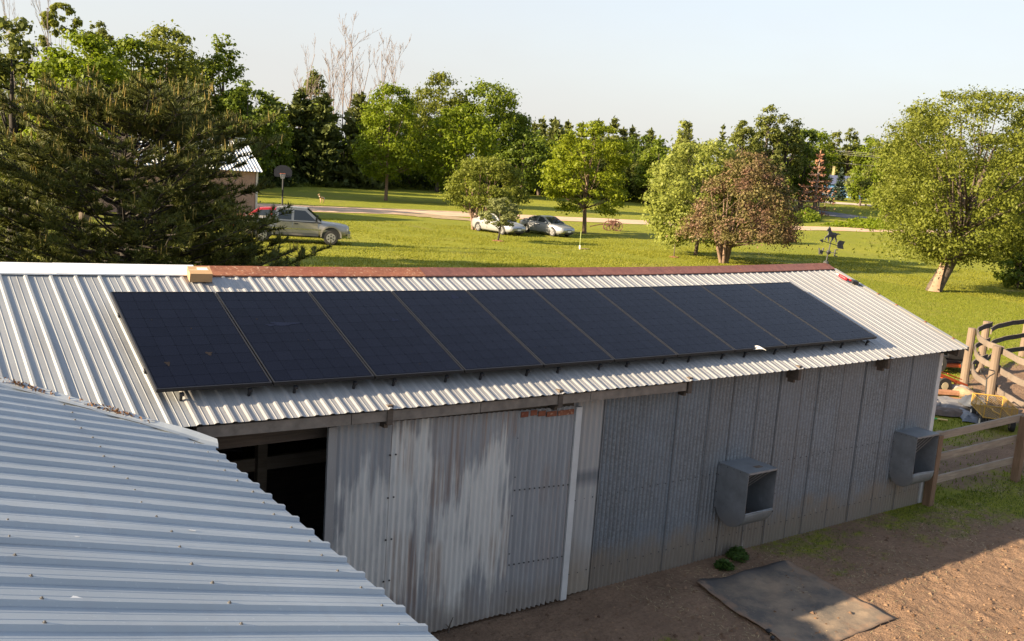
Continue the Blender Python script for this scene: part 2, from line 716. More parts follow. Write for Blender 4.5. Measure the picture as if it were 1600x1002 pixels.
def corr_wall(x0, x1, y, z0, ztop, amp, mat, name, parent, pitch=CP, per=6, face=-1, ragged=0.0, phase=0):
    n = max(2, int((x1 - x0) / pitch * per))
    lo, hi = [], []
    for i in range(n + 1):
        x = x0 + (x1 - x0) * i / n
        d = amp * math.cos(2 * math.pi * (x + phase) / pitch)
        rz = z0 + (rnd.random() ** 3 * ragged if i % per < 3 else 0)
        zt = ztop(x) if callable(ztop) else ztop
        lo.append((x, y + face * d, rz))
        hi.append((x, y + face * d, zt))
    mid = [(a[0], a[1] + .004 * math.sin(a[0] * 2.1), (a[2] + b[2]) / 2) for a, b in zip(lo, hi)]
    o = MB().grid([lo, mid, hi]).build(name, mat, parent, True, smooth=True)
    return o


YW = -1.775
wtop = lambda x: zr(x, 1.89) - .02
seams = [5.14, 5.75, 6.36, 6.955, 7.40, 7.90, 8.36, 8.83, 9.20, 9.77, 10.33, 10.935, 11.56, 12.29]
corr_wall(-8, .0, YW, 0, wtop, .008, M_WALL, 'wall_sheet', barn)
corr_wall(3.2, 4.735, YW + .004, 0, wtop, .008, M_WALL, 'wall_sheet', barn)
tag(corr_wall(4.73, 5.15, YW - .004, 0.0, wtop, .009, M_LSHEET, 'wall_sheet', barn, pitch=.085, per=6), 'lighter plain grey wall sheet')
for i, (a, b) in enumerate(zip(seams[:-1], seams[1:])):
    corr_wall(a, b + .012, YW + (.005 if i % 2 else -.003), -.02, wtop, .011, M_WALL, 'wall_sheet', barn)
    # folded lap edge of each sheet
    MB().box((b + .006, YW - .012, wtop(b) / 2), (.005, .005, wtop(b) - .02)).build('lap_edge', M_LAP, barn, True)
# nail heads along the lower girt
mb = MB()
for gz in (.27, 1.2):
    for i in range(56):
        x = 4.8 + i * .1354
        mb.cyl((x, YW - .012, gz + rnd.uniform(-.006, .006)), (0, 1, 0), .008, .006, 6)
tag(mb.build('nail_heads', M_DKSTEEL, barn, True), kind='stuff')
MB().box((12.335, YW - .012, 1.27), (.10, .03, 2.54)).box((12.372, YW + .06, 1.27), (.022, .11, 2.54)).build('corner_trim', M_WTRIM, barn, True)

# rear wall, gables, floor inside
YB = 2 * YR + 1.775
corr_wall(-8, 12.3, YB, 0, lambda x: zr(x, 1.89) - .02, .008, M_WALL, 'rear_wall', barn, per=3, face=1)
for gx in (-8, 12.36):
    ys = [YW + (YB - YW) * i / 40 for i in range(41)]
    lo = [(gx + .006 * math.cos(i * 3.0), y, 0) for i, y in enumerate(ys)]
    hi = [(gx + .006 * math.cos(i * 3.0), y, zr(gx, 0) + (-abs(y - YR) + .868 * CT) * ST / CT - .02) for i, y in enumerate(ys)]
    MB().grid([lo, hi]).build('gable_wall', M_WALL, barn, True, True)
MB().box((2.1, YR, .02), (20, 5.0, .03)).build('floor_slab', plain('barn_floor', (.05, .042, .035), .9), barn, True)
# rafters seen at the right gable overhang and the posts and rails inside the opening
MB().beam((12.44, YW + .05, wtop(12.3) - .1), (12.44, -2.02, zr(12.4, 2.15) - .07), .05, .12).build('rafter_tail', M_DARKWOOD, barn, True)
for px_ in (-.1, 1.62, 4.0):
    MB().box((px_, 0.0, 1.3), (.11, .11, 2.56)).build('interior_post', M_TIMBER, barn, True)
MB().beam((-2, .06, 1.50), (6, .06, 1.50), .05, .15).build('interior_rail', M_TIMBER, barn, True)
MB().beam((-2, -1.6, 2.36), (6, -1.6, 2.36), .05, .15).build('door_header', M_DARKWOOD, barn, True)
MB().tube([(.9, .5, .9), (.95, .4, 1.5), (1.2, .35, 1.62), (1.5, .3, 1.6), (1.55, .3, 1.3)], .015, 8).build('hanging_hose', M_BLACK, barn, True)
MB().box((2.6, 1.8, .5), (1.2, .8, .95)).build('stored_crate', M_DARKWOOD, barn, True)
MB().box((.9, 1.6, .35), (.9, .9, .7)).build('stored_crate', M_DARKWOOD, barn, True)

# sliding door
door = MB().box((3.12, -1.818, 2.40), (3.0, .03, .10)).box((3.12, -1.818, .12), (3.0, .03, .10)).box((3.12, -1.818, 1.25), (3.0, .03, .10)).build('sliding_door', M_DARKWOOD, barn, True)
tag(door, 'streaked corrugated sliding door with white trim')
dtop = lambda x: 2.46 - (x - 1.6) * .022
corr_wall(1.63, 2.275, -1.855, .035, dtop, .010, M_DOOR1, 'door_sheet', door, CP)
tag(corr_wall(2.255, 3.80, -1.862, .03, dtop, .010, M_DOOR2, 'door_sheet', door, CP), 'door sheet streaked with rust and old whitewash')
corr_wall(3.775, 4.61, -1.869, .02, dtop, .0145, M_DOOR3, 'door_sheet', door, .0695, ragged=.05)
MB().box((1.594, -1.868, 1.245), (.085, .035, 2.43)).build('door_edge', M_ROOF, door, True)
MB().box((4.655, -1.880, 1.20), (.085, .035, 2.36)).build('door_trim', M_WTRIM, door, True)
for i, (a, b) in enumerate(((3.83, 3.93), (3.96, 4.05), (4.07, 4.17), (4.19, 4.33), (4.35, 4.58))):
    MB().box(((a + b) / 2, -1.888, 2.375 - .01 * i + rnd.uniform(-.01, .01)), (b - a, .006, .06)).build('rust_patch', M_RUST, door, True)
mb = MB()
for x, y in ((2.30, 0), (2.235, 0), (3.82, 0)):
    for z in (.3, .75, 1.2, 1.65, 2.1):
        mb.cyl((x, -1.876, z), (0, 1, 0), .010, .008, 6)
for i in range(12):
    for z in (.62, 1.5):
        mb.cyl((3.82 + i * .0695, -1.886, z - i * .004), (0, 1, 0), .009, .008, 6)
tag(mb.build('screws', M_DKSTEEL, door, True), kind='stuff')

# ------------------------------------------------------------------ solar panels


def cell_mat():
    t = NT('solar_cell')
    r = t.objrand()
    g = t.noise(1.0, 4, .6)
    sm = t.noise(7, 5, .7, None, .8)
    c = t.mix(r, (.0028, .0034, .008), (.0042, .0052, .0115))
    c = t.mix(t.rng(g, .35, .7, 0, .5), c, (.0045, .006, .014))
    c = t.mix(t.rng(sm, .66, .8, 0, .35), c, (.05, .045, .045))
    return t.done(c, t.rng(sm, .3, .8, .2, .34), 0, .065)


M_CELL = cell_mat()
M_BACK = plain('black_backsheet', (.0032, .0038, .0085), .3, 0, .1, 6, .065)
M_FRAME = plain('black_anodised_frame', (.016, .016, .018), .42, .25, .1, 6, .4)
M_FOOT = plain('black_mount', (.02, .02, .022), .5, .3)
M_SMEAR = plain('dried_smear', (.010, .014, .030), .7, 0, .15, 6, .05)
M_SPLAT = plain('bird_splat', (.022, .019, .019), .9, 0, .15, 6, .05)

PW, PL = 1.06, 1.8137
fw_, fl_ = 1.045, PL
cw, cl = (fw_ - .045) / 6, (fl_ - .05) / 10
cme = None
labels = [
    'leftmost and nearest black solar panel, whose left edge meets bare wide-ribbed roof',
    'second solar panel from the left, with a pale blue smear across its upper part',
    'third solar panel from the left, just right of the smeared one',
    'fourth solar panel from the left, with a small blue smudge at its upper right',
    'fifth solar panel from the left in the row',
    'sixth solar panel from the left in the row',
    'seventh solar panel from the left, two before the one with the feather',
    'eighth solar panel from the left, left neighbour of the one with the feather below',
    'ninth solar panel from the left, next to the last in the row',
    'tenth and farthest solar panel, at the right end beside bare white ribs',
]
labels[6] = 'seventh solar panel from the left in the row'
labels[7] = 'eighth solar panel from the left, with the white feather under its lower edge'
for k in range(10):
    x0 = k * PW + .0075
    zc0 = zr(x0, 0) + .140
    zc1 = zr(x0 + fw_, 0) + .140
    o = thing('solar_panel', (x0, 0, zc0), labels[k], 'solar panel', 'black solar panels in a row on the barn roof')
    # local frame: x across, s down slope
    ax = Vector((fw_, 0, zc1 - zc0)).normalized()
    ds = Vector((0, -CT, -ST))
    nn = ax.cross(-ds).normalized()
    R = Matrix((ax, -ds, nn)).transposed()
    o.rotation_euler = R.to_euler()
    fr = MB()
    t_ = .035
    fr.box((fw_ / 2, -.006, -t_ / 2 + .002), (fw_, .012, t_)).box((fw_ / 2, -fl_ + .006, -t_ / 2 + .002), (fw_, .012, t_))
    fr.box((.006, -fl_ / 2, -t_ / 2 + .0012), (.012, fl_ - .024, t_)).box((fw_ - .006, -fl_ / 2, -t_ / 2 + .0012), (.012, fl_ - .024, t_))
    fr.build('frame', M_FRAME, o)
    MB().box((fw_ / 2, -fl_ / 2, -.006), (fw_ - .026, fl_ - .026, .008)).build('backsheet', M_BACK, o)
    if cme is None:
        c0 = MB()
        g = .0012
        ch = .012
        poly = [(g + ch, g), (cw - g - ch, g), (cw - g, g + ch), (cw - g, cl - g - ch), (cw - g - ch, cl - g), (g + ch, cl - g), (g, cl - g - ch), (g, g + ch)]
        c0.add([(a, -b, 0) for a, b in poly], [tuple(range(7, -1, -1))])
        cob = c0.build('cell', M_CELL, o)
        cme = cob.data
        cob.location = (.0225, -.025, -.0005)
        st_ = 1
    else:
        st_ = 0
    for i in range(6):
        for j in range(10):
            if st_ and i == 0 and j == 0:
                continue
            c = bpy.data.objects.new('cell', cme)
            COL.objects.link(c)
            c.parent = o
            c.location = (.0225 + i * cw, -.025 - j * cl, -.0005)
    for fx in (.22, .84):
        MB().box((fx, -fl_ - .012, -.058), (.035, .035, .025)).box((fx, -fl_ - .002, -.097), (.022, .022, .07)).build('mount_foot', M_FOOT, o)
    MB().box((fw_ / 2, -.38, -.058), (fw_ + .01, .04, .035)).build('rail', M_FOOT, o)
    MB().box((fw_ / 2, -1.42, -.058), (fw_ + .01, .04, .035)).build('rail', M_FOOT, o)

    def blot(u, v, a, b, mat, name):
        pts = []
        for q in range(14):
            t = 2 * math.pi * q / 14
            rr = 1 + .35 * math.sin(3 * t + k) + rnd.uniform(-.2, .2)
            pts.append((u + a * rr * math.cos(t), -v + b * rr * math.sin(t), .0009 + .0004 * (a > .1)))
        MB().add(pts, [tuple(range(14))]).build(name, mat, o)
    if k == 1:
        blot(.50, .72, .14, .035, M_SMEAR, 'smear')
        blot(.36, .74, .06, .02, M_SMEAR, 'smear')
    if k == 3:
        blot(.78, .08 + .1, .05, .05, M_SMEAR, 'smear')
    if k == 2:
        blot(.75, .70, .045, .035, M_SMEAR, 'smear')
    if k == 0:
        blot(.62, 1.25, .03, .03, M_SPLAT, 'splat')
        blot(.2, 1.40, .02, .035, M_SPLAT, 'splat')
    for q in range(2):
        blot(rnd.uniform(.1, .95), rnd.uniform(.1, 1.7), rnd.uniform(.004, .010), rnd.uniform(.004, .012), M_SPLAT, 'splat')

# ------------------------------------------------------------------ wing building under the camera
XE, ZE, PHI = .25, 2.585, math.radians(15)
CP_, SP_ = math.cos(PHI), math.sin(PHI)
wing = thing('low_shed', (-2.6, -7, 0), 'low shed in front with a pale steel ribbed roof sloping to the right', 'shed')
zw = lambda x: ZE + (XE - x) * math.tan(PHI)
XR = -2.75


def valley_y(x):
    """y where the wing's plane meets the barn's front slope"""
    z = zw(x)
    lo, hi = -3.0, 3.0
    for _ in range(40):
        m_ = (lo + hi) / 2
        if zr(x, -m_ / CT) < z:
            lo = m_
        else:
            hi = m_
    return (lo + hi) / 2


RP = .2445
y_first = -2.2 - .80 - 40 * 0
k = 0
ysheet = -1.2
rib0 = -2.255
nsh = 0
yk = rib0 + 5 * RP
while yk > -13.2:
    y1 = yk
    y0 = yk - 4 * RP
    ribs = [y1 - RP * i for i in range(5)]
    minor = [y1 - RP * (i + q) for i in range(4) for q in (.36, .64)]
    prof = rib_profile(y0 - .03, y1 + .03, ribs, minor, (.030, .016), .024, .0016)
    for side in (1, -1):
        P = []
        for i in range(11):
            f = i / 10
            d = (XE - XR) * f
            row = []
            for y, h in prof:
                x = XE - d
                z = zw(x) + h * CP_ + .002 * (nsh % 2) + .002 * math.sin(d * 3 + y * 2)
                yy = y - .05 * d
                yv = valley_y(x) - .03
                if yy > yv:
                    # trimmed along the valley
                    yy = yv
                    z = zw(x) + .004
                xx = x + h * SP_
                if side < 0:
                    xx = 2 * XR - xx
                row.append((xx, yy, z))
            P.append(row)
        MB().grid(P).build('roof_sheet', M_WING, wing, True)
    nsh += 1
    yk = y0
YS = yk + .03
# ridge cap of the wing
P = []
for i in range(12):
    y = -13.4 + 12.2 * i / 11
    z = zw(XR)
    P.append([(XR - .2, y, z - .2 * math.tan(PHI) + .03), (XR, y, z + .034), (XR + .2, y, z - .2 * math.tan(PHI) + .03)])
MB().grid(P).build('ridge_cap', M_WING, wing, True)
# screws on the ribs
sme = MB()
sme.cyl((0, 0, .003), (0, 0, 1), .010, .006, 8).cyl((0, 0, .009), (0, 0, 1), .005, .007, 6)
so = None
yk = rib0 + 4 * RP
for r in range(44):
    y = yk - r * RP
    for d in (.16, 1.02, 1.85):
        x = XE - d
        yy = y - .05 * d
        if yy > valley_y(x) - .2 or yy < -9.6:
            continue
        if so is None:
            so = sme.build('screw', plain('screw_head', (.11, .105, .10), .8, .1), wing)
            c = so
        else:
            c = bpy.data.objects.new('screw', so.data)
            COL.objects.link(c)
            c.parent = wing
        dd = d + .02 * math.sin(r * 1.7)
        c.location = Vector((XE - dd + .021 * SP_, yy, zw(XE - dd) + .021 * CP_)) - ORI[wing.name]
        c.rotation_euler = (0, PHI, 0)
# valley flashing with a bent free end
P = []
for i in range(15):
    x = -1.35 + (XE + .07 + 1.35) * i / 14
    xv = min(x, XE)
    yv = valley_y(xv) - (x - xv) * 1.0
    zv = zw(xv)
    w = .05 + .10 * max(0, (x + .1)) ** 2
    e = max(0, x - .05)
    P.append([(x - .05, yv - .055 - e * .5, zv + .030 + .004 * math.sin(i * 2.1) - e * .05), (x, yv - .01 - e * .1, zv + .022 - e * .06),
              (x + .02, yv + .05, zr(x + .02, -(yv + .05) / CT) + .030 + .004 * math.sin(i * 1.7))])
MB().grid(P).build('valley_flashing', M_WING, wing, True)
# walls
corr = MB()
for yy in (-13.2,):
    pass
n = 160
lo = [(XE - .14 + .008 * math.cos(i * 2.2), -13.1 + (13.1 - 1.8) * i / n, 0) for i in range(n + 1)]
hi = [(a, b, zw(XE - .14) - .03) for a, b, c in lo]
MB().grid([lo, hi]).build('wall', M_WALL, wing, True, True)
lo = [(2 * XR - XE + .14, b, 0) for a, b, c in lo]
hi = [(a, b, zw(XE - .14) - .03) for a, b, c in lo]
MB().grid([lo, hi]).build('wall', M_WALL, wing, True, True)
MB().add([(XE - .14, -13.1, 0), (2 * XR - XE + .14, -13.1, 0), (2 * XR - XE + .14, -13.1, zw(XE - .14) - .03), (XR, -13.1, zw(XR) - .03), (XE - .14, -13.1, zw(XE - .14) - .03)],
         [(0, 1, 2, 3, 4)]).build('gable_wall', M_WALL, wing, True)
MB().beam((XE - .05, -13.1, ZE - .055), (XE - .05, -2.2, ZE - .055), .04, .09).build('fascia', M_DARKWOOD, wing, True)

# pale bird marks on the wing's roof
MARKS = ((-1.432, -5.70, .028, .018), (-.592, -4.633, .020, .008), (-1.27, -4.898, .012, .007), (-.881, -5.469, .018, .006), (-.82, -5.016, .010, .006))
M_MARK = plain('chalky_mark', (.62, .62, .60), .8, 0, .06)
for (x, y, a_, b_) in MARKS:
    pts = []
    for q in range(11):
        t = 2 * math.pi * q / 11
        rr = 1 + rnd.uniform(-.35, .35)
        xx, yy = x + a_ * rr * math.cos(t), y + b_ * rr * math.sin(t)
        pts.append((xx, yy, zw(xx) + .0055))
    MB().add(pts, [tuple(range(11))]).build('bird_mark', M_MARK, wing, True)
# ------------------------------------------------------------------ ground
PEN_C, PEN_R = (27.6, -4.6), 8.75


def vnoise(x, y, seed=0):
    """cheap smooth value noise on arrays, 0..1"""
    xi, yi = np.floor(x).astype(np.int64), np.floor(y).astype(np.int64)
    fx, fy = x - xi, y - yi
    fx, fy = fx * fx * (3 - 2 * fx), fy * fy * (3 - 2 * fy)

    def h(a, b):
        q = (a * 374761393 + b * 668265263 + seed * 1442695041) & 0x7fffffff
        q = (q ^ (q >> 13)) * 1274126177 & 0x7fffffff
        return ((q ^ (q >> 16)) & 0xffff) / 65535.0
    return (h(xi, yi) * (1 - fx) + h(xi + 1, yi) * fx) * (1 - fy) + (h(xi, yi + 1) * (1 - fx) + h(xi + 1, yi + 1) * fx) * fy


def fbm(x, y, seed=0, o=4):
    v, a, s = 0, .5, 0
    for i in range(o):
        v = v + a * vnoise(x * 2 ** i, y * 2 ** i, seed + i)
        s += a
        a *= .5
    return v / s


def dirt_mask(x, y):
    """1 bare earth, 0 full grass"""
    n = fbm(x * .9, y * .9, 3) - .5
    n2 = fbm(x * 2.7, y * 2.7, 9, 3) - .5
    pad = np.clip((-1.9 - y) * 1.2 + .4, 0, 1)
    pad = np.maximum(pad, (y < -1.6) * (y > -2.12) * (x < 11.3) * .8)                    # paddock south of the near fence line
    right = np.clip((x - 11.0) / 5, 0, 1) * np.clip((y + 4.6) / 2.0, 0, 1)
    band = np.clip((x - 7.4) / 1.5, 0, 1) * np.clip((y + 3.35) / .4, 0, 1)
    left = np.clip((6.3 - x) / 1.2, 0, 1) * np.clip((-2.6 - y) / .7, 0, 1)
    d = pad * (1.05 - .72 * right - .50 * band - .46 * left) + n * .55 + n2 * .5
    r = np.hypot(x - PEN_C[0], y - PEN_C[1])
    pen = np.clip((PEN_R + .9 - r) / 1.2, 0, 1)
    d = np.maximum(d, pen * 1.0 + n * .5 + n2 * .3)
    front = np.clip(1 - np.hypot((x - 17) / 5, (y + 1) / 2.0), 0, 1) * .75
    d = np.maximum(d, front + n * .7 + n2 * .5)
    return np.clip(d, 0, 1)


def axis(*segs):
    out = []
    for a, b, st in segs:
        out += list(np.arange(a, b, st))
    return np.array(out + [segs[-1][1]])


gx = axis((-1500, -200, 130), (-200, -20, 12), (-20, 1.5, 1.5), (1.5, 5, .10), (5, 17, .045), (17, 22, .1), (22, 34, .2), (34, 130, 3), (130, 400, 9), (400, 1600, 120))
gy = axis((-1500, -200, 130), (-200, -16, 12), (-16, -7, .6), (-7, -6.3, .1), (-6.3, -1.7, .045), (-1.7, 6, .10), (6, 20, .5), (20, 130, 3), (130, 400, 9), (400, 1600, 120))
X, Y = np.meshgrid(gx, gy, indexing='ij')
D = dirt_mask(X, Y)
D[(X < 1) & (Y > -1.9)] = 0
Z = np.vectorize(terr)(X, Y)
near = (X > 1.5) & (X < 34) & (Y > -7) & (Y < 8)
bumps = (fbm(X * 1.6, Y * 1.6, 21) - .5) * .05 + (fbm(X * 7, Y * 7, 31, 3) - .5) * .045 * D
edge = np.clip((X - 1.5) / .8, 0, 1) * np.clip((Y + 7) / .8, 0, 1) * np.clip((6 - Y) / 1.5, 0, 1) * np.clip((33 - X) / 3, 0, 1)
byw = np.clip((np.abs(Y + 1.775)) / .5, 0.25, 1)
# hoof prints pressed into the bare earth
rh = np.random.default_rng(5)
hoof = np.zeros_like(Z)
for _ in range(520):
    hx_, hy_ = rh.uniform(5.2, 16.8), rh.uniform(-6.2, -2.6)
    i0, i1 = np.searchsorted(gx, [hx_ - .2, hx_ + .2])
    j0, j1 = np.searchsorted(gy, [hy_ - .2, hy_ + .2])
    an = rh.uniform(0, 6.28)
    ux = (X[i0:i1, j0:j1] - hx_) * math.cos(an) + (Y[i0:i1, j0:j1] - hy_) * math.sin(an)
    uy = -(X[i0:i1, j0:j1] - hx_) * math.sin(an) + (Y[i0:i1, j0:j1] - hy_) * math.cos(an)
    q = (ux / .075) ** 2 + (uy / .055) ** 2
    hoof[i0:i1, j0:j1] += rh.uniform(.005, .017) * (-np.exp(-q) + .45 * np.exp(-(np.sqrt(q) - 1.6) ** 2 * 3))
Z = Z + hoof * np.clip(D * 1.5 - .3, 0, 1)
Z = Z + np.where(near, bumps * edge * byw, 0) - .012 * near
ni, nj = X.shape
V = np.stack([X.ravel(), Y.ravel(), Z.ravel()], 1)
idx = np.arange(ni * nj).reshape(ni, nj)
F = np.stack([idx[:-1, :-1].ravel(), idx[1:, :-1].ravel(), idx[1:, 1:].ravel(), idx[:-1, 1:].ravel()], 1)


def ground_mat():
    t = NT('lawn_and_earth')
    d = t.attr('bare')
    # grass
    g1 = t.noise(.07, 4, .6)
    g2 = t.noise(.9, 4, .65)
    g3 = t.noise(1.0, 5, .75, t.map((2.6, 4.2, 3.2)))
    g4 = t.noise(14, 3, .7)
    lawn = t.mix(t.rng(g1, .35, .68), (.165, .182, .016), (.235, .230, .024))
    lawn = t.mix(t.rng(g2, .38, .7, 0, .6), lawn, (.205, .200, .032))
    lawn = t.mix(t.rng(g3, .47, .68, 0, .75), lawn, (.100, .130, .008))
    lawn = t.mix(t.rng(g4, .5, .8, 0, .5), lawn, (.095, .130, .010))
    dry = t.noise(.22, 3, .5, t.map((1, 1, 1), (40, 7, 0)))
    lawn = t.mix(t.rng(dry, .60, .78, 0, .55), lawn, (.20, .165, .055))
    # earth
    e1 = t.noise(1.4, 5, .65)
    e2 = t.noise(22, 4, .7)
    e3 = t.noise(70, 3, .7)
    earth = t.mix(t.rng(e1, .3, .7), (.168, .108, .070), (.268, .172, .110))
    earth = t.mix(t.rng(e2, .45, .75, 0, .7), earth, (.085, .055, .038))
    earth = t.mix(t.rng(e3, .58, .7, 0, .55), earth, (.38, .27, .175))
    k = t.math('ADD', d, t.rng(t.noise(9, 4, .7), .2, .8, -.35, .35))
    col = t.mix(t.rng(k, .18, .5), lawn, earth)
    hb = t.math('ADD', t.noise(9, 4, .75), t.math('MULTIPLY', t.noise(45, 3, .7), .5))
    b = t.n.new('ShaderNodeBump')
    b.inputs['Strength'].default_value = .9
    b.inputs['Distance'].default_value = .05
    t.l.new(hb, b.inputs['Height'])
    t.l.new(b.outputs[0], t.p.inputs['Normal'])
    return t.done(col, .92, 0, .12)


g = np_mesh('ground', V, F, ground_mat(), attrs={'bare': D.ravel()}, smooth=True)
tag(g, 'mown green lawn and bare brown earth paddock around the barn', kind='structure')


def road_strip(name, pts, width, mat, lift, kind='structure', wob=0.0, n=60):
    """ribbon along a polyline, draped over the terrain"""
    pts = [Vector((a, b, 0)) for a, b in pts]
    L = [0]
    for a, b in zip(pts[:-1], pts[1:]):
        L.append(L[-1] + (b - a).length)
    q = []
    for i in range(n + 1):
        s = L[-1] * i / n
        j = max(k for k in range(len(L)) if L[k] <= s + 1e-9)
        j = min(j, len(pts) - 2)
        q.append(pts[j].lerp(pts[j + 1], (s - L[j]) / (L[j + 1] - L[j])))
    for _ in range(3):
        q = [q[0]] + [(q[i - 1] + q[i] * 2 + q[i + 1]) / 4 for i in range(1, len(q) - 1)] + [q[-1]]
    rows = []
    for i, c in enumerate(q):
        d = (q[min(i + 1, n)] - q[max(i - 1, 0)]).normalized()
        nrm = Vector((-d.y, d.x, 0))
        w = width[0] + (width[1] - width[0]) * i / n if isinstance(width, tuple) else width
        row = []
        for k in range(7):
            o = (k / 6 - .5) * w
            if k in (0, 6):
                o += wob * (rnd.random() - .5)
            pnt = c + nrm * o
            row.append((pnt.x, pnt.y, terr(pnt.x, pnt.y) + lift + (.03 if 0 < k < 6 else 0)))
        rows.append(row)
    o = MB().grid(rows).build(name, mat, smooth=True)
    return tag(o, kind=kind)


def gravel_mat():
    t = NT('gravel')
    a, b = t.noise(.5, 4, .6), t.noise(9, 4, .7)
    c = t.mix(t.rng(a, .3, .7), (.40, .27, .18), (.55, .40, .28))
    c = t.mix(t.rng(b, .5, .8, 0, .4), c, (.3, .2, .14))
    return t.done(c, .95, 0, .1)


M_GRAVEL = gravel_mat()
road_strip('gravel_driveway', [(-30, 68), (10, 68.5), (28, 68.3), (45, 67.5), (57, 65.5), (68, 63.4), (84, 62.5), (105, 62.6), (140, 64)], (9.5, 5.0), M_GRAVEL, .03, wob=.8)
road_strip('gravel_turnout', [(40, 65), (43, 60), (46, 57)], (5.0, 2.5), plain('worn_grass_gravel', (.26, .19, .10), .95, 0, .25, 1.5), .045, wob=1.0, n=16)
road_strip('road', [(147, 175), (146, 130), (144.5, 105), (143, 92), (138, 80), (131, 66), (120, 40)], 7.5, plain('asphalt', (.11, .11, .12), .9, 0, .15, .7), .04)
road_strip('far_road', [(120, 175), (155, 135), (178, 108.6), (196, 82), (220, 50)], 7.0, plain('pale_far_road', (.38, .32, .26), .95, 0, .1, .4), .06)


# ------------------------------------------------------------------ grass blades
def blades(name, n, sampler, mat, hmin, hmax, w, seed, lean=.5):
    r = np.random.default_rng(seed)
    P = sampler(r, n)
    n = len(P)
    th = r.uniform(0, 2 * np.pi, n)
    h = r.uniform(hmin, hmax, n)
    a = r.uniform(0, 2 * np.pi, n)
    ln = r.uniform(0, lean, n) * h
    dx, dy = np.cos(th) * w / 2, np.sin(th) * w / 2
    z = P[:, 2]
    A = np.stack([P[:, 0] - dx, P[:, 1] - dy, z], 1)
    B = np.stack([P[:, 0] + dx, P[:, 1] + dy, z], 1)
    C = np.stack([P[:, 0] + np.cos(a) * ln, P[:, 1] + np.sin(a) * ln, z + h], 1)
    V = np.concatenate([A, B, C], 1).reshape(-1, 3)
    F = np.arange(3 * n).reshape(n, 3)
    o = np_mesh(name, V, F, mat)
    return o


def gz(x, y):
    i = np.clip(np.searchsorted(gx, x) - 1, 0, ni - 2)
    j = np.clip(np.searchsorted(gy, y) - 1, 0, nj - 2)
    fx = (x - gx[i]) / (gx[i + 1] - gx[i])
    fy = (y - gy[j]) / (gy[j + 1] - gy[j])
    return (Z[i, j] * (1 - fx) + Z[i + 1, j] * fx) * (1 - fy) + (Z[i, j + 1] * (1 - fx) + Z[i + 1, j + 1] * fx) * fy


M_GRASS = leaf_mat('grass_blade', (.135, .165, .014), .3, .12, .45)
M_DKGRASS = leaf_mat('paddock_grass', (.075, .105, .022), .35, .1, .3)


def samp_lawn(r, n):
    x = r.uniform(11, 46, n)
    y = r.uniform(-2.2, 24, n)
    k = (dirt_mask(x, y) < r.uniform(.15, .75, n)) & ((x > 12.6) | (y > 3.8))
    x, y = x[k], y[k]
    return np.stack([x, y, gz(x, y) - .005], 1)


tag(blades('grass', 150000, samp_lawn, M_GRASS, .035, .085, .022, 5), 'lawn grass behind the barn and fences', kind='stuff')


M_FGRASS = leaf_mat('lawn_tuft', (.205, .212, .022), .22, .08, .5)


def samp_far(r, n):
    d = r.uniform(24, 75, n)
    a = .6298 + r.uniform(-.26, .52, n)
    x, y = -2.254 + d * np.sin(a), -9.941 + d * np.cos(a)
    k = (y > 6) & ((y > 24) | (x > 46) | (x < 11)) & ~((y > 57) & (y < 73))
    k &= fbm(x * .45, y * .45, 55) > r.uniform(.25, .7, n)
    x, y = x[k], y[k]
    return np.stack([x, y, 0 * x - .005], 1)


tag(blades('grass', 260000, samp_far, M_FGRASS, .05, .10, .045, 8), 'coarser lawn grass in the middle distance', kind='stuff')


def samp_pad(r, n):
    x = r.uniform(1.8, 19, n)
    y = r.uniform(-7, -1.82, n)
    k = dirt_mask(x, y) < r.uniform(.10, .62, n)
    x, y = x[k], y[k]
    return np.stack([x, y, gz(x, y) - .004], 1)


tag(blades('grass', 110000, samp_pad, M_DKGRASS, .018, .05, .009, 6, .9), 'short trampled grass in the paddock', kind='stuff')


# clods, dry stalks and dung on the bare ground
def scatter_clods():
    r = np.random.default_rng(11)
    n = 9000
    x = r.uniform(3, 17, n)
    y = r.uniform(-6.5, -1.9, n)
    k = dirt_mask(x, y) > .45
    x, y = x[k], y[k]
    n = len(x)
    s = r.exponential(.008, n) + .004
    s = np.minimum(s, .035)
    z = gz(x, y) + s * .2
    base = np.array([(1, 0, 0), (-.5, .87, 0), (-.5, -.87, 0), (0, 0, 1)])
    an = r.uniform(0, 6.28, n)
    V = np.zeros((n, 4, 3))
    for j in range(4):
        bx, by, bz = base[j]
        q = r.uniform(.6, 1.3, n) * s
        V[:, j, 0] = x + (bx * np.cos(an) - by * np.sin(an)) * q
        V[:, j, 1] = y + (bx * np.sin(an) + by * np.cos(an)) * q
        V[:, j, 2] = z + bz * s * .8 - .003
    b = np.arange(n)[:, None] * 4
    F = np.concatenate([b + np.array([[0, 1, 3]]), b + np.array([[1, 2, 3]]), b + np.array([[2, 0, 3]])], 0)
    t = NT('earth_clods')
    rr = t.geo()
    return np_mesh('clods', V.reshape(-1, 3), F, t.done(t.mix(rr, (.09, .052, .032), (.30, .19, .115)), .95, 0, .1))


tag(scatter_clods(), 'small clods of earth scattered over the paddock', kind='stuff')


def samp_hay(r, n):
    x = r.uniform(5.5, 16, n)
    y = r.uniform(-5.5, -1.85, n)
    k = fbm(x * 1.5, y * 1.5, 77) > r.uniform(.3, .75, n)
    x, y = x[k], y[k]
    return np.stack([x, y, gz(x, y) + .004], 1)


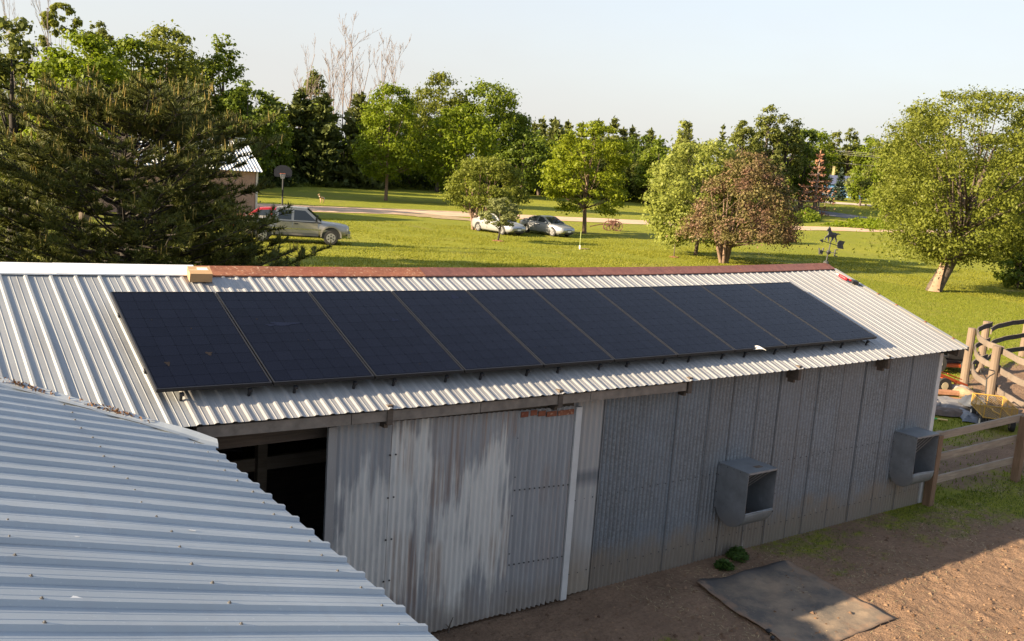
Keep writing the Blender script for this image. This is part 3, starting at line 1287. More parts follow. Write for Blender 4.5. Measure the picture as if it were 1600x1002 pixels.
def flat_straws(n, seed):
    r = np.random.default_rng(seed)
    P = samp_hay(r, n)
    n = len(P)
    th = r.uniform(0, 2 * np.pi, n)
    L, w = r.uniform(.02, .08, n), r.uniform(.002, .005, n)
    d = np.stack([np.cos(th), np.sin(th), r.uniform(-.1, .2, n)], 1) * L[:, None] / 2
    e = np.stack([-np.sin(th), np.cos(th), 0 * th], 1) * w[:, None]
    V = np.stack([P - d - e, P + d - e, P + d + e, P - d + e], 1).reshape(-1, 3)
    F = np.arange(4 * n).reshape(n, 4)
    return np_mesh('straw', V, F, leaf_mat('straw', (.36, .28, .17), .35, .05, .1))


tag(flat_straws(7000, 3), 'stray hay stalks littering the earth below the feeders', kind='stuff')

# two black droppings at the lower edge, white scraps
for (x, y), lab in (((6.28, -3.62), 'black dropping lying on the mat edge, upper of two'), ((6.20, -3.735), 'black dropping at the bottom edge of the picture, lower of two')):
    m = MB()
    for q in range(4):
        m.ball((rnd.uniform(-.02, .02), rnd.uniform(-.02, .02), .018), (.026, .022, .02), 8, 5)
    o = m.build('dropping', M_BLACK, smooth=True)
    o.location = (x, y, .012)
    tag(o, lab, 'dropping', 'droppings by the mat')

# ------------------------------------------------------------------ rubber mat
mc = [Vector((6.46, -2.30)), Vector((8.20, -2.34)), Vector((8.02, -4.12)), Vector((6.17, -4.12))]
P = []
for i in range(33):
    row = []
    for j in range(33):
        u, v = i / 32, j / 32
        q = mc[0].lerp(mc[1], u).lerp(mc[3].lerp(mc[2], u), v)
        wx = .02 * math.sin(v * 9 + 1) * (1 if i == 0 else 0) + .015 * math.sin(v * 7) * (1 if i == 32 else 0)
        wy = .03 * math.sin(u * 11) * (1 if j == 0 else 0)
        lip = .03 * max(0, 1 - v * 9) * (.5 + .5 * math.sin(u * 14 + .5)) + .02 * max(0, 1 - u * 10)
        z = .006 + lip + .008 * math.sin(u * 5 + v * 3) + .005 * math.sin(u * 17 + v * 13)
        row.append((q.x + wx, q.y + wy, float(gz(np.array([q.x]), np.array([q.y]))[0]) * .8 + z))
    P.append(row)


def mat_mat():
    t = NT('dusty_rubber')
    a, b, c = t.noise(1.6, 5, .65), t.noise(24, 4, .7), t.noise(90, 2)
    s = t.sep()
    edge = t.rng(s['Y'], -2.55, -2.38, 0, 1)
    col = t.mix(t.rng(a, .38, .66), (.10, .088, .076), (.26, .195, .135))
    col = t.mix(t.rng(b, .55, .75, 0, .5), col, (.26, .19, .13))
    col = t.mix(t.rng(c, .70, .76, 0, .8), col, (.5, .41, .28))
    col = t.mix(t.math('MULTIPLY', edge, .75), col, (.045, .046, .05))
    ed = t.math('ADD', t.attr('edge'), t.rng(t.noise(5, 5, .7), .25, .75, -.6, .6))
    col = t.mix(t.rng(ed, .62, 1.0, 0, .9), col, (.22, .148, .10))
    t.bump(b, .4, .01)
    return t.done(col, .85, 0, .2)


mt = MB().grid(P).build('rubber_mat', mat_mat(), smooth=True)
at_ = mt.data.attributes.new('edge', 'FLOAT', 'POINT')
at_.data.foreach_set('value', np.array([1 - min(i, 32 - i, 32 - j) / 7 if min(i, 32 - i, 32 - j) < 7 else 0 for i in range(33) for j in range(33)], dtype=np.float32))
mo = mt.modifiers.new('thickness', 'SOLIDIFY')
mo.thickness = .006
tag(mt, 'dusty black rubber stall mat lying on the bare earth below the feeder', 'mat')

# weeds beside the mat
M_WEED = leaf_mat('weed_leaf', (.050, .095, .018), .3, .1, .3)
for (x, y, s, h, lab) in ((7.62, -1.98, .145, .18, 'dark green bushy weed at the wall foot below the near feeder, larger of the pair'), (7.22, -2.10, .12, .11, 'low weed left of the bushy one at the barn wall')):
    r = np.random.default_rng(int(x * 10))
    n = 420
    th, rr = r.uniform(0, 6.28, n), s * np.sqrt(r.uniform(0, 1, n))
    c = np.stack([rr * np.cos(th), rr * np.sin(th), h * (1 - (rr / s) ** 2 * .7) * r.uniform(.15, 1, n)], 1)
    a = r.normal(size=(n, 3)); a[:, 2] *= .4; a /= np.linalg.norm(a, axis=1)[:, None]
    b = np.cross(a, r.normal(size=(n, 3))); b /= np.linalg.norm(b, axis=1)[:, None]
    ls = r.uniform(.02, .045, n)[:, None]
    Vv = np.stack([c - a * ls, c + b * ls * .45, c + a * ls, c - b * ls * .45], 1).reshape(-1, 3)
    o = np_mesh('weed', Vv, np.arange(4 * n).reshape(n, 4), M_WEED)
    o.location = (x, y, 0)
    tag(o, lab, 'weed')
tw = MB().tube([(3.05, -1.90, 0), (3.06, -1.91, .09), (3.09, -1.92, .18)], [.012, .009, .004], 6).tube([(3.055, -1.905, .06), (3.0, -1.92, .12)], [.006, .003], 5).build('twig', M_DARKWOOD)
tag(tw, 'short dark twig standing at the foot of the sliding door', 'twig')
# ------------------------------------------------------------------ hay feeders on the barn wall


def feed_mat(name, c):
    t = NT(name)
    a = t.noise(5, 5, .65)
    st = t.noise(1.0, 4, .7, t.map((30, 4, 2.0)))
    col = t.mix(t.rng(a, .3, .7), tuple(q * .75 for q in c), tuple(q * 1.2 for q in c))
    col = t.mix(t.rng(st, .62, .72, 0, .5), col, tuple(q * 1.7 for q in c))
    z = t.sep()['Z']
    col = t.mix(t.math('MULTIPLY', t.rng(z, .0, .25, .6, 0), t.rng(a, .3, .6)), col, (.16, .125, .095))
    t.bump(t.noise(2.5, 2), .25, .03)
    return t.done(col, t.rng(a, .3, .7, .42, .6), .35)


M_FEED = feed_mat('dull_galvanised_box', (.20, .213, .225))
M_FEEDIN = plain('feeder_inside', (.17, .19, .20), .55, .3, .2, 5)
M_BAR = plain('rack_bar_steel', (.42, .42, .42), .5, .3)
M_HAY = leaf_mat('hay', (.16, .10, .06), .4, .1, .1)


def feeder(x, ztop, zlow, w, d, lab):
    o = thing('hay_feeder', (x, YW - .012, zlow), lab, 'hay feeder', 'sheet metal hay feeders hung on the barn wall')
    H = ztop - zlow
    rad = d / 2
    # side outline: straight back and front, half-round bottom, front cut low at the lip
    lipz = .21
    pts = [(0, H), (0, rad)]
    for i in range(1, 16):
        a = math.pi * i / 16
        pts.append((rad - rad * math.cos(a), rad - rad * math.sin(a)))
    pts += [(d, rad), (d - .004, H - .005)]
    for sx in (0, w):
        MB().prism(pts, lambda q: (sx - .003, -q[0], q[1]), lambda q: (sx + .003, -q[0], q[1])).build('side_panel', M_FEED, o)
    # trough skin
    P = []
    arc = [(0, H - .01), (0, rad)] + [(rad - rad * math.cos(math.pi * i / 16), rad - rad * math.sin(math.pi * i / 16)) for i in range(1, 17)] + [(d, lipz + .02)]
    for a, b in arc:
        P.append([(xx, -a, b + (.012 * math.sin(xx / w * math.pi * 1.3 + .4) if b > rad and a > .1 else 0)) for xx in [.004 + (w - .008) * k / 8 for k in range(9)]])
    sk_ = MB().grid(P).build('trough', M_FEEDIN, o, smooth=True)
    m = sk_.modifiers.new('sheet', 'SOLIDIFY')
    m.thickness = .004
    MB().tube([(.004 + (w - .008) * k / 8, -d, lipz + .022 + .012 * math.sin(k / 8 * math.pi * 1.3 + .4)) for k in range(9)], .009, 8).build('rolled_lip', M_FEED, o)
    MB().box((w / 2, -d / 2, H + .002), (w + .012, d + .006, .005)).build('top_panel', M_FEED, o)
    if w < .58:
        MB().box((w * .62, -d * .7, H + .0062), (.13, .07, .003)).build('rust_mark', plain('brown_rust', (.12, .085, .06), .9), o)
    MB().box((w / 2, -d + .001, H - .012), (w, .008, .022)).build('top_hem', M_FEED, o)
    for sx in (-.016, w + .016):
        MB().box((sx, -.004, H * .55), (.03, .006, H * .8)).build('wall_flange', M_FEED, o)
    mb = MB()
    for sx in (-.018, w + .018):
        for q in (.22, .5, .8):
            mb.cyl((sx, -.009, H * q), (0, 1, 0), .008, .006, 6)
    for q in range(5):
        mb.cyl((-.005, -.03 - q * (d - .06) / 4, H - .02), (1, 0, 0), .006, .006, 6)
    tag(mb.build('rivets', M_DKSTEEL, o), kind='stuff')
    # slanting rack bars from front top to the back
    for k in range(5):
        xx = w * (k + .6) / 5.2
        MB().tube([(xx, -d + .02, H - .012), (xx, -.03, H * .45)], .0065, 6).build('rack_bar', M_BAR, o)
    # hay left in the trough
    r = np.random.default_rng(4)
    n = 260
    c = np.stack([r.uniform(.05, w * .6, n), -rad + r.uniform(-.08, .08, n), .05 + r.uniform(0, .13, n)], 1)
    a = r.normal(size=(n, 3)); a /= np.linalg.norm(a, axis=1)[:, None]
    b = np.cross(a, r.normal(size=(n, 3))); b /= np.linalg.norm(b, axis=1)[:, None]
    V = np.stack([c - a * .05, c + b * .004, c + a * .05, c - b * .004], 1).reshape(-1, 3)
    tag(np_mesh('hay', V, np.arange(4 * n).reshape(n, 4), M_HAY, o), kind='stuff')
    for z in (.45, .2):
        MB().box((w + .006, -d + .012, z * H / .8), (.01, .03, .02)).build('hook', M_DKSTEEL, o)
    return o


feeder(7.278, 1.345, .549, .56, .505, 'grey metal hay feeder with a rusty spot on top, above the rubber mat')
feeder(11.323, 1.34, .50, .60, .39, 'grey metal hay feeder beside the white corner trim and fence post')

# ------------------------------------------------------------------ loose things on the roof
M_CARD = plain('brown_cardboard', (.36, .225, .11), .85, 0, .1, 4)
xb, sb = 1.06, -.56
bo = thing('cardboard_box', (xb, -sb * CT, zr(xb, sb) + .02), 'small brown cardboard box with a white label sitting on the ridge', 'box', None, -.1)
bo.rotation_euler = (TH * .9, 0, -.12)
MB().box((0, .02, .05), (.24, .20, .10)).build('carton', M_CARD, bo)
MB().box((-.02, .02, .1008), (.24 * .98, .035, .001)).build('packing_tape', plain('tape', (.48, .34, .18), .35), bo)
MB().box((.03, .05, .102), (.11, .055, .001)).build('shipping_label', plain('paper_label', (.78, .77, .74), .6, 0, .03), bo)

# cordless drill
M_RED = plain('red_plastic', (.42, .02, .03), .4, 0, .1)
xd, sd_ = 12.36, -.18
dr = thing('cordless_drill', (xd, -sd_ * CT, zr(xd, sd_) + .06), 'red and black cordless drill lying near the right end of the roof', 'drill')
dr.rotation_euler = (TH, 0, .05)
dr.scale = (.8, .8, .8)
mb = MB().tube([(0, .20, 0), (0, .14, 0), (0, .02, 0), (0, -.03, 0)], [.030, .038, .040, .034], 12)
mb.build('motor_housing', M_RED, dr, smooth=True)
MB().tube([(0, .20, 0), (0, .26, 0), (0, .285, 0)], [.026, .022, .012], 10).build('chuck', plain('chuck_steel', (.55, .42, .35), .35, .5), dr)
MB().tube([(.0, .03, 0), (.05, -.03, 0), (.09, -.10, 0)], [.027, .024, .026], 10).build('handle', M_RED, dr, smooth=True)
MB().box((.115, -.155, 0), (.14, .10, .075), Matrix.Rotation(-.5, 3, 'Z')).build('battery', M_BLACK, dr)
MB().tube([(-.037, .0, 0), (-.037, .12, 0)], .012, 6).build('grip_band', M_BLACK, dr)

# feather by the panels' lower edge
fe = thing('feather', (7.87, -1.83 * CT, zr(7.87, 1.83) + .12), 'white feather caught on the lower edge of the solar panels', 'feather')
fe.rotation_euler = (TH, 0, -.5)
P = [[(-.10 + .2 * i / 10, (.016 + .03 * math.sin(math.pi * min(1, i / 9))) * v + .03 * math.sin(i * .3), .022 * math.sin(math.pi * i / 10) + .004 * abs(v)) for v in (-1, -.4, 0, .4, 1)] for i in range(11)]
MB().grid(P).build('vane', plain('white_feather', (.72, .70, .66), .8, 0, .05), fe, smooth=True)
MB().tube([(-.14 + .25 * i / 10, .03 * math.sin(i * .3), .024 * math.sin(math.pi * i / 10)) for i in range(11)], .003, 5).build('quill', plain('quill', (.7, .66, .55), .5), fe)

# leaf litter in the valley
for (x, n_, lab) in ((-.98, 80, 'dry brown leaf litter caught in the roof valley, farther patch'), (-.37, 90, 'dry brown leaf litter caught in the roof valley, nearer patch')):
    r = np.random.default_rng(int(abs(x) * 100))
    t_ = r.normal(0, .12, n_)
    xx = x + t_
    yy = np.array([valley_y(q) for q in xx]) + r.uniform(-.01, .05, n_)
    zz = np.array([zr(a, -b / CT) for a, b in zip(xx, yy)]) + .03 + r.uniform(0, .015, n_)
    c = np.stack([xx, yy, zz], 1)
    a = r.normal(size=(n_, 3)); a /= np.linalg.norm(a, axis=1)[:, None]
    b = np.cross(a, r.normal(size=(n_, 3))); b /= np.linalg.norm(b, axis=1)[:, None]
    V = np.stack([c - a * .018, c + b * .007, c + a * .018, c - b * .007], 1).reshape(-1, 3)
    o = np_mesh('leaf_litter', V, np.arange(4 * n_).reshape(n_, 4), leaf_mat('dry_litter', (.17, .09, .045), .4, .1, .1))
    tag(o, lab, kind='stuff')

# ------------------------------------------------------------------ weather vane
M_VANE = plain('oxidised_vane_metal', (.060, .062, .058), .7, .4, .3, 9)
vz = zr(12.66, S0) + .03
vx, vy = 12.62, YR
wv = thing('weather_vane', (vx, vy, vz), 'dark metal weather vane with a trotting horse and letters W and E on the ridge', 'weather vane')
MB().tube([(0, 0, -.01), (0, 0, .03), (0, 0, .05)], [.05, .045, .012], 10).build('base', M_VANE, wv)
MB().tube([(0, 0, .02), (.09, 0, .50)], [.012, .009], 8).build('rod', M_VANE, wv)
hx, hz = .03, .20
MB().ball((hx + .01, 0, hz), (.045, .045, .045), 10, 6).build('globe', M_VANE, wv)
MB().tube([(hx - .17, 0, hz + .015), (hx + .19, 0, hz - .012)], .006, 6).build('compass_bar', M_VANE, wv)


def letter(strokes, ox, oz, name, s=.12):
    m = MB()
    for a, b in strokes:
        m.beam((ox + a[0] * s, 0, oz + a[1] * s), (ox + b[0] * s, 0, oz + b[1] * s), .014, .024, upv=(0, 1, 0))
    return m.build(name, M_VANE, wv)


letter([((-.5, .5), (-.28, -.5)), ((-.28, -.5), (0, .2)), ((0, .2), (.28, -.5)), ((.28, -.5), (.5, .5))], hx - .22, hz + .02, 'letter_w')
letter([((-.32, .5), (-.32, -.5)), ((-.32, .5), (.35, .5)), ((-.32, 0), (.22, 0)), ((-.32, -.5), (.35, -.5))], hx + .24, hz - .012, 'letter_e')
MB().tube([(hx, -.14, hz), (hx, .14, hz)], .006, 6).build('compass_bar', M_VANE, wv)
ax_, az_ = .07, .37
MB().tube([(ax_ - .26, 0, az_ + .04), (ax_ + .22, 0, az_ - .045)], .007, 6).build('arrow_shaft', M_VANE, wv)
MB().prism([(-.34, .055), (-.24, .07), (-.24, .005)], lambda q: (ax_ + q[0], -.006, az_ + q[1]), lambda q: (ax_ + q[0], .006, az_ + q[1])).build('arrow_point', M_VANE, wv)
MB().prism([(.20, .01), (.25, .055), (.42, .035), (.37, -.035), (.41, -.11), (.24, -.095), (.20, -.06)], lambda q: (ax_ + q[0], -.006, az_ + q[1]), lambda q: (ax_ + q[0], .006, az_ + q[1])).build('arrow_tail', M_VANE, wv)
# trotting horse, facing left (west)
hs = [(-.155, .26), (-.135, .29), (-.10, .335), (-.085, .36), (-.075, .335), (-.055, .315), (-.035, .265), (.0, .235), (.06, .225), (.105, .225), (.125, .205),
      (.16, .215), (.225, .20), (.25, .19), (.21, .185), (.165, .185), (.135, .165), (.128, .12), (.15, .075), (.155, .02), (.14, .015), (.128, .07), (.10, .12), (.075, .135),
      (.06, .10), (.03, .06), (-.005, .015), (-.02, .022), (.012, .07), (.03, .13), (-.03, .125), (-.065, .135), (-.07, .09), (-.065, .03), (-.08, .03), (-.09, .09), (-.10, .13),
      (-.13, .12), (-.165, .105), (-.175, .06), (-.19, .065), (-.185, .12), (-.14, .15), (-.105, .175), (-.10, .22), (-.105, .27), (-.135, .255), (-.15, .245)]
M2 = MB()
M2.prism([(q[0] * 1.05, q[1] * .86) for q in hs], lambda q: (ax_ + q[0], -.009, az_ + .0 + q[1]), lambda q: (ax_ + q[0], .009, az_ + .0 + q[1]))
M2.ball((ax_ + .02, 0, az_ + .155), (.11, .022, .04), 12, 8)
M2.build('horse', M_VANE, wv)

# ------------------------------------------------------------------ near rail fence
M_POSTN = wood_mat('brown_post', (.13, .08, .048), (.25, .16, .10), True)
M_RAILN = wood_mat('grey_rail', (.20, .15, .11), (.36, .29, .22))
fn = thing('rail_fence', (12.38, -1.9, 0), 'near brown three-rail wooden fence starting at the barn corner', 'fence')
fposts = [(12.39, -1.90, 1.19, .125), (15.28, -1.89, 1.21, .125), (18.1, -1.90, 1.2, .12), (20.9, -1.95, 1.2, .12)]
for x, y, h, w in fposts:
    MB().beam((x, y, -.1), (x + .01, y, h), w, w * 1.05, upv=(0, 1, 0)).build('post', M_POSTN, fn, True)
for z in (1.135, .735, .34):
    for (a, b) in zip(fposts[:-1], fposts[1:]):
        MB().beam((a[0] + (.06 if z > 1 else .06), a[1] + .085, z + rnd.uniform(-.01, .02)), (b[0] + .05, b[1] + .085, z + .03 + rnd.uniform(-.02, .02)), .04, .125).build('rail', M_RAILN, fn, True)
MB().box((12.48, -1.86, 1.205), (.26, .10, .03)).build('cap_board', M_RAILN, fn, True)

# ------------------------------------------------------------------ round pen
M_POSTR = wood_mat('pale_peeled_post', (.125, .093, .068), (.19, .143, .106), True)


def pen_rail_mat():
    t = NT('worn_pen_rail')
    g = t.noise(2.2, 5, .7)
    f = t.noise(26, 3, .7)
    c = t.mix(t.rng(g, .3, .7), (.125, .10, .08), (.19, .152, .122))
    c = t.mix(t.rng(f, .56, .7, 0, .7), c, (.10, .075, .058))
    t.bump(f, .4, .01)
    return t.done(c, .9, 0, .2)


def pen_inner_mat():
    t = NT('black_rubber_belt')
    g = t.noise(6, 4, .7)
    return t.done(t.mix(t.rng(g, .35, .75), (.020, .020, .021), (.065, .06, .055)), .8, 0, .2)


M_PENR, M_PENI = pen_rail_mat(), pen_inner_mat()
pen = thing('round_pen', (PEN_C[0], PEN_C[1], 0), 'round riding pen with pale posts and rubber-belt rails, tan outside and black inside', 'fence')
post_xy = [(20.74, 1.53, 1.545), (22.85, 3.33, 1.575), (25.24, 4.19, 1.52), (29.7, 5.15, 1.30)]
cx_, cy_ = PEN_C
a0 = math.atan2(1.53 - cy_, 20.74 - cx_)
for k in range(1, 5):
    a = a0 + k * .33
    post_xy.insert(0, (cx_ + (PEN_R + .45) * math.cos(a), cy_ + (PEN_R + .4) * math.sin(a), 1.5))
a0 = math.atan2(5.2 - cy_, 29.7 - cx_)
for k in range(1, 9):
    a = a0 - k * .36
    post_xy.append((cx_ + (PEN_R + .9) * math.cos(a), cy_ + (PEN_R + .9) * math.sin(a), 1.5))
for i, (x, y, h) in enumerate(post_xy):
    MB().tube([(x, y, -.1), (x, y, .5), (x + .01, y, h - .01), (x + .01, y, h)], [.122, .112, .104, .092], 12).build('post', M_POSTR, pen, True, smooth=False)
loop = post_xy
for zi, z in enumerate((1.40, .93, .44)):
    for i in range(len(loop) - 1):
        a, b = Vector(loop[i]), Vector(loop[i + 1])
        c = Vector((cx_, cy_, 0))
        ta, tb = Vector((a.x, a.y, 0)) - c, Vector((b.x, b.y, 0)) - c
        mb = MB()
        N_ = 10
        rows = []
        for k in range(N_ + 1):
            f = k / N_
            d = ta.lerp(tb, f)
            L = ta.length * (1 - f) + tb.length * f - .15 + .06 * math.sin(math.pi * f)
            d = d.normalized()
            zz = min(a.z, b.z) - 1.5 + z - .035 * math.sin(math.pi * f) + .008 * math.sin(k * 2.1 + i + zi) + .03
            zz = max(zz, .3)
            pi_, po_ = c + d * (L - .018), c + d * (L + .018)
            hh = .072
            rows.append([(pi_.x, pi_.y, zz - hh), (po_.x, po_.y, zz - hh), (po_.x, po_.y, zz + hh), (pi_.x, pi_.y, zz + hh)])
        for k in range(N_):
            r0, r1 = rows[k], rows[k + 1]
            for j in range(4):
                j2 = (j + 1) % 4
                mb.add([r0[j], r1[j], r1[j2], r0[j2]], [(0, 1, 2, 3)], 1 if j in (3,) else 0)
        mb.add(rows[0], [(0, 1, 2, 3)])
        mb.add(rows[-1], [(3, 2, 1, 0)])
        mb.build('rail', [M_PENR, M_PENI], pen, True)

# ------------------------------------------------------------------ yellow garden cart
M_YEL = plain('yellow_paint', (.36, .215, .04), .55, 0, .12, 7)
M_TYRE = plain('tyre_rubber', (.02, .02, .02), .85)
cart = thing('garden_cart', (19.1, .58, 0), 'yellow steel mesh garden cart with a black loop handle beside the pen post', 'cart', None, math.atan2(.64, .77))
L_, W_, z0, z1 = 1.30, .66, .28, .55
b = .014
mb = MB()
for z in (z0, z1):
    for sx in (-1, 1):
        mb.tube([(sx * L_ / 2, -W_ / 2, z), (sx * L_ / 2, W_ / 2, z)], b, 6)
    for sy in (-1, 1):
        mb.tube([(-L_ / 2, sy * W_ / 2, z), (L_ / 2, sy * W_ / 2, z)], b, 6)
for sx, sy in ((-1, -1), (1, -1), (1, 1), (-1, 1)):
    mb.tube([(sx * L_ / 2, sy * W_ / 2, z0), (sx * L_ / 2, sy * W_ / 2, z1)], b, 6)
for q in (-.22, .22):
    for sy in (-1, 1):
        mb.tube([(q, sy * W_ / 2, z0), (q, sy * W_ / 2, z1)], b * .8, 6)
for sx in (-1, 1):
    mb.tube([(sx * L_ / 2, 0, z0), (sx * L_ / 2, 0, z1)], b * .8, 6)
mb.build('frame', M_YEL, cart)


def mesh_panel(o, u, v, nu, nv, name):
    m = MB()
    o, u, v = Vector(o), Vector(u), Vector(v)
    w = .0035
    # expanded metal: crossing diagonals clipped to the panel
    lu, lv = u.length, v.length
    st = .055
    n_ = int((lu + lv) / st)
    for sgn in (1, -1):
        for k in range(n_ + 1):
            t = k * st
            pts = []
            a0, b0 = (t, 0.0) if t <= lu else (lu, t - lu)
            a1, b1 = (0.0, t) if t <= lv else (t - lv, lv)
            if abs(a0 - a1) < .01:
                continue
            if sgn < 0:
                a0, a1 = lu - a0, lu - a1
            m.beam(o + u * (a0 / lu) + v * (b0 / lv), o + u * (a1 / lu) + v * (b1 / lv), w, w)
    return m.build(name, M_YEL, cart)


for sy in (-1, 1):
    mesh_panel((-L_ / 2, sy * W_ / 2, z0), (L_, 0, 0), (0, 0, z1 - z0), 14, 4, 'side_mesh')
for sx in (-1, 1):
    mesh_panel((sx * L_ / 2, -W_ / 2, z0), (0, W_, 0), (0, 0, z1 - z0), 8, 4, 'end_mesh')
MB().box((0, 0, z0 - .012), (L_ - .02, W_ - .02, .012)).build('deck', plain('dull_deck', (.12, .08, .03), .9), cart)
for sx, sy in ((-1, -1), (1, -1), (1, 1), (-1, 1)):
    w = MB().cyl((sx * .46, sy * (W_ / 2 - .02), .14), (0, 1, 0), .14, .09, 16).build('wheel', M_TYRE, cart)
    MB().cyl((sx * .46, sy * (W_ / 2 - .02), .14), (0, 1, 0), .07, .10, 12).build('hub', plain('hub_paint', (.6, .55, .45), .5), w)
    MB().beam((sx * .46, sy * .2, .14), (sx * .46, sy * .2, z0), .03, .03).build('axle_bracket', M_DKSTEEL, cart)
hp = [(.62, 0, .24), (.88, 0, .46), (1.02, 0, .85)]
MB().tube(hp, .016, 8).build('handle_bar', M_BLACK, cart)
lp = [(1.02, 0, .85), (1.03, -.05, .93), (1.05, -.15, 1.0), (1.06, -.15, 1.06), (1.065, 0, 1.08), (1.06, .15, 1.06), (1.05, .15, 1.0), (1.03, .05, .93), (1.02, 0, .85)]
MB().tube(lp, .014, 8).build('handle_loop', M_BLACK, cart)
MB().tube([(-.3, -.1, z0 + .03), (-.05, .02, z0 + .05), (.2, -.02, z0 + .05), (.35, .12, z0 + .06)], .016, 6).build('draw_rod', M_YEL, cart)

# ------------------------------------------------------------------ clutter by the gable
M_ORG = plain('orange_paint', (.36, .065, .015), .45, 0, .12)
M_CREAM = plain('cream_hub', (.45, .38, .25), .6)
tl = thing('orange_tiller', (21.28, 3.08, 0), 'orange wheeled tool frame with black tyre and cream hub behind the barn corner', 'tiller', None, -.35)
for sy in (-.24, .24):
    w = MB().cyl((-.15, sy, .21), (0, 1, 0), .21, .12, 20).build('wheel', M_TYRE, tl)
    MB().cyl((-.15, sy, .21), (0, 1, 0), .105, .13, 14).build('hub', M_CREAM, w)
    MB().beam((-.75, sy * .8, .66), (.62, sy * .8, .20), .05, .07).build('side_rail', M_ORG, tl)
    MB().beam((.28, sy * .8, .0), (.24, sy * .8, .33), .05, .05).build('leg', M_ORG, tl)
MB().beam((-.2, -.24, .4), (-.2, .24, .4), .04, .04).beam((.3, -.2, .32), (.3, .2, .32), .04, .04).beam((.62, -.2, .2), (.62, .2, .2), .05, .05).build('cross_bar', M_ORG, tl)
MB().box((-.5, 0, .56), (.34, .34, .2)).build('engine', M_ORG, tl)
MB().box((.25, 0, .43), (.5, .3, .02), Matrix.Rotation(.32, 3, 'Y')).build('cover_plate', M_ORG, tl)

mw = thing('riding_mower', (24.35, 4.75, 0), 'black and orange riding mower parked on the grass behind the barn gable', 'mower', None, -.5)
MB().box((.28, 0, .52), (.72, .46, .30)).box((.28, 0, .70), (.66, .40, .08)).build('hood', plain('black_hood', (.018, .018, .02), .3), mw)
MB().box((-.05, 0, .30), (1.45, .40, .10)).build('chassis', M_DKSTEEL, mw)
MB().box((.05, 0, .20), (.62, .8, .08)).build('mower_deck', M_ORG, mw)
MB().box((.66, 0, .42), (.03, .40, .12)).build('bumper', plain('pale_bumper', (.5, .45, .4), .5), mw)
MB().box((-.50, 0, .58), (.38, .44, .09)).box((-.70, 0, .78), (.09, .42, .36)).build('seat', M_BLACK, mw)
MB().tube([(.0, 0, .6), (-.16, 0, .86)], .018, 6).torus((-.17, 0, .87), (-.5, 0, .86), .16, .015).build('steering_wheel', M_BLACK, mw)
for x, r_, w_ in ((.42, .19, .15), (-.58, .27, .24)):
    for sy in (-1, 1):
        w = MB().cyl((x, sy * .43, r_), (0, 1, 0), r_, w_, 18).build('wheel', M_TYRE, mw)
        MB().cyl((x, sy * .43, r_), (0, 1, 0), r_ * .5, w_ + .02, 14).build('hub', plain('grey_hub', (.5, .48, .44), .5), w)
MB().box((-.5, 0, .46), (.6, .86, .05)).build('fender', M_BLACK, mw)


def rock(x, y, s, mat, lab, name='rock', cat='rock', seed=0):
    m = MB().ball((0, 0, 0), (s[0], s[1], s[2]), 12, 8)
    r = random.Random(seed)
    ph = [r.uniform(0, 6) for _ in range(6)]
    m.v = [(a * (1 + .14 * math.sin(9 * b / s[1] * .3 + ph[0] + c * 6)), b * (1 + .14 * math.sin(3 * a / s[0] + ph[1])), c * (1 + .18 * math.sin(4 * a / s[0] + 3 * b / s[1] + ph[2]))) for a, b, c in m.v]
    o = m.build(name, mat)
    o.location = (x, y, s[2] * .75)
    o.rotation_euler = (0, 0, r.uniform(0, 3))
    return tag(o, lab, cat)


M_ROCK1 = plain('tan_stone', (.26, .18, .11), .9, 0, .25, 8, bump=.4)
M_ROCK2 = plain('grey_stone', (.20, .185, .175), .9, 0, .2, 8, bump=.4)
rock(21.5, 2.75, (.27, .2, .14), M_ROCK2, 'rounded grey stone between the tiller and the pen post', seed=1)
rock(21.25, 2.45, (.30, .2, .14), M_ROCK1, 'tan angular stone in front of the grey stone by the pen', seed=2)
rock(19.45, 2.35, (.20, .16, .12), M_ROCK2, 'pale grey stone at the left end of the tarp heap', seed=3)
rock(19.25, 2.05, (.16, .13, .10), M_ROCK2, 'small pale stone on the grass at the heap corner', seed=4)
M_LOG = plain('split_log', (.24, .115, .06), .85, 0, .25, 5, bump=.5)
M_LOGE = plain('log_end', (.28, .18, .11), .85, 0, .2, 12)
for i, (x, y, z, L, lab) in enumerate(((20.35, 2.42, .19, .62, 'upper orange-brown split log resting on the lower log by the tarps'), (20.15, 2.18, .075, .58, 'lower orange-brown split log on the ground by the tarps'))):
    o = thing('split_log', (x, y, z), lab, 'log', 'split logs by the tarp heap', -.62)
    MB().tube([(-L / 2, 0, 0), (0, .004, .003), (L / 2, 0, 0)], [.085, .09, .08], 7, cap=True).build('bark', M_LOG, o)
    for sx in (-1, 1):
        MB().cyl((sx * (L / 2 + .001), 0, 0), (1, 0, 0), .07, .004, 7).build('cut_end', M_LOGE, o)


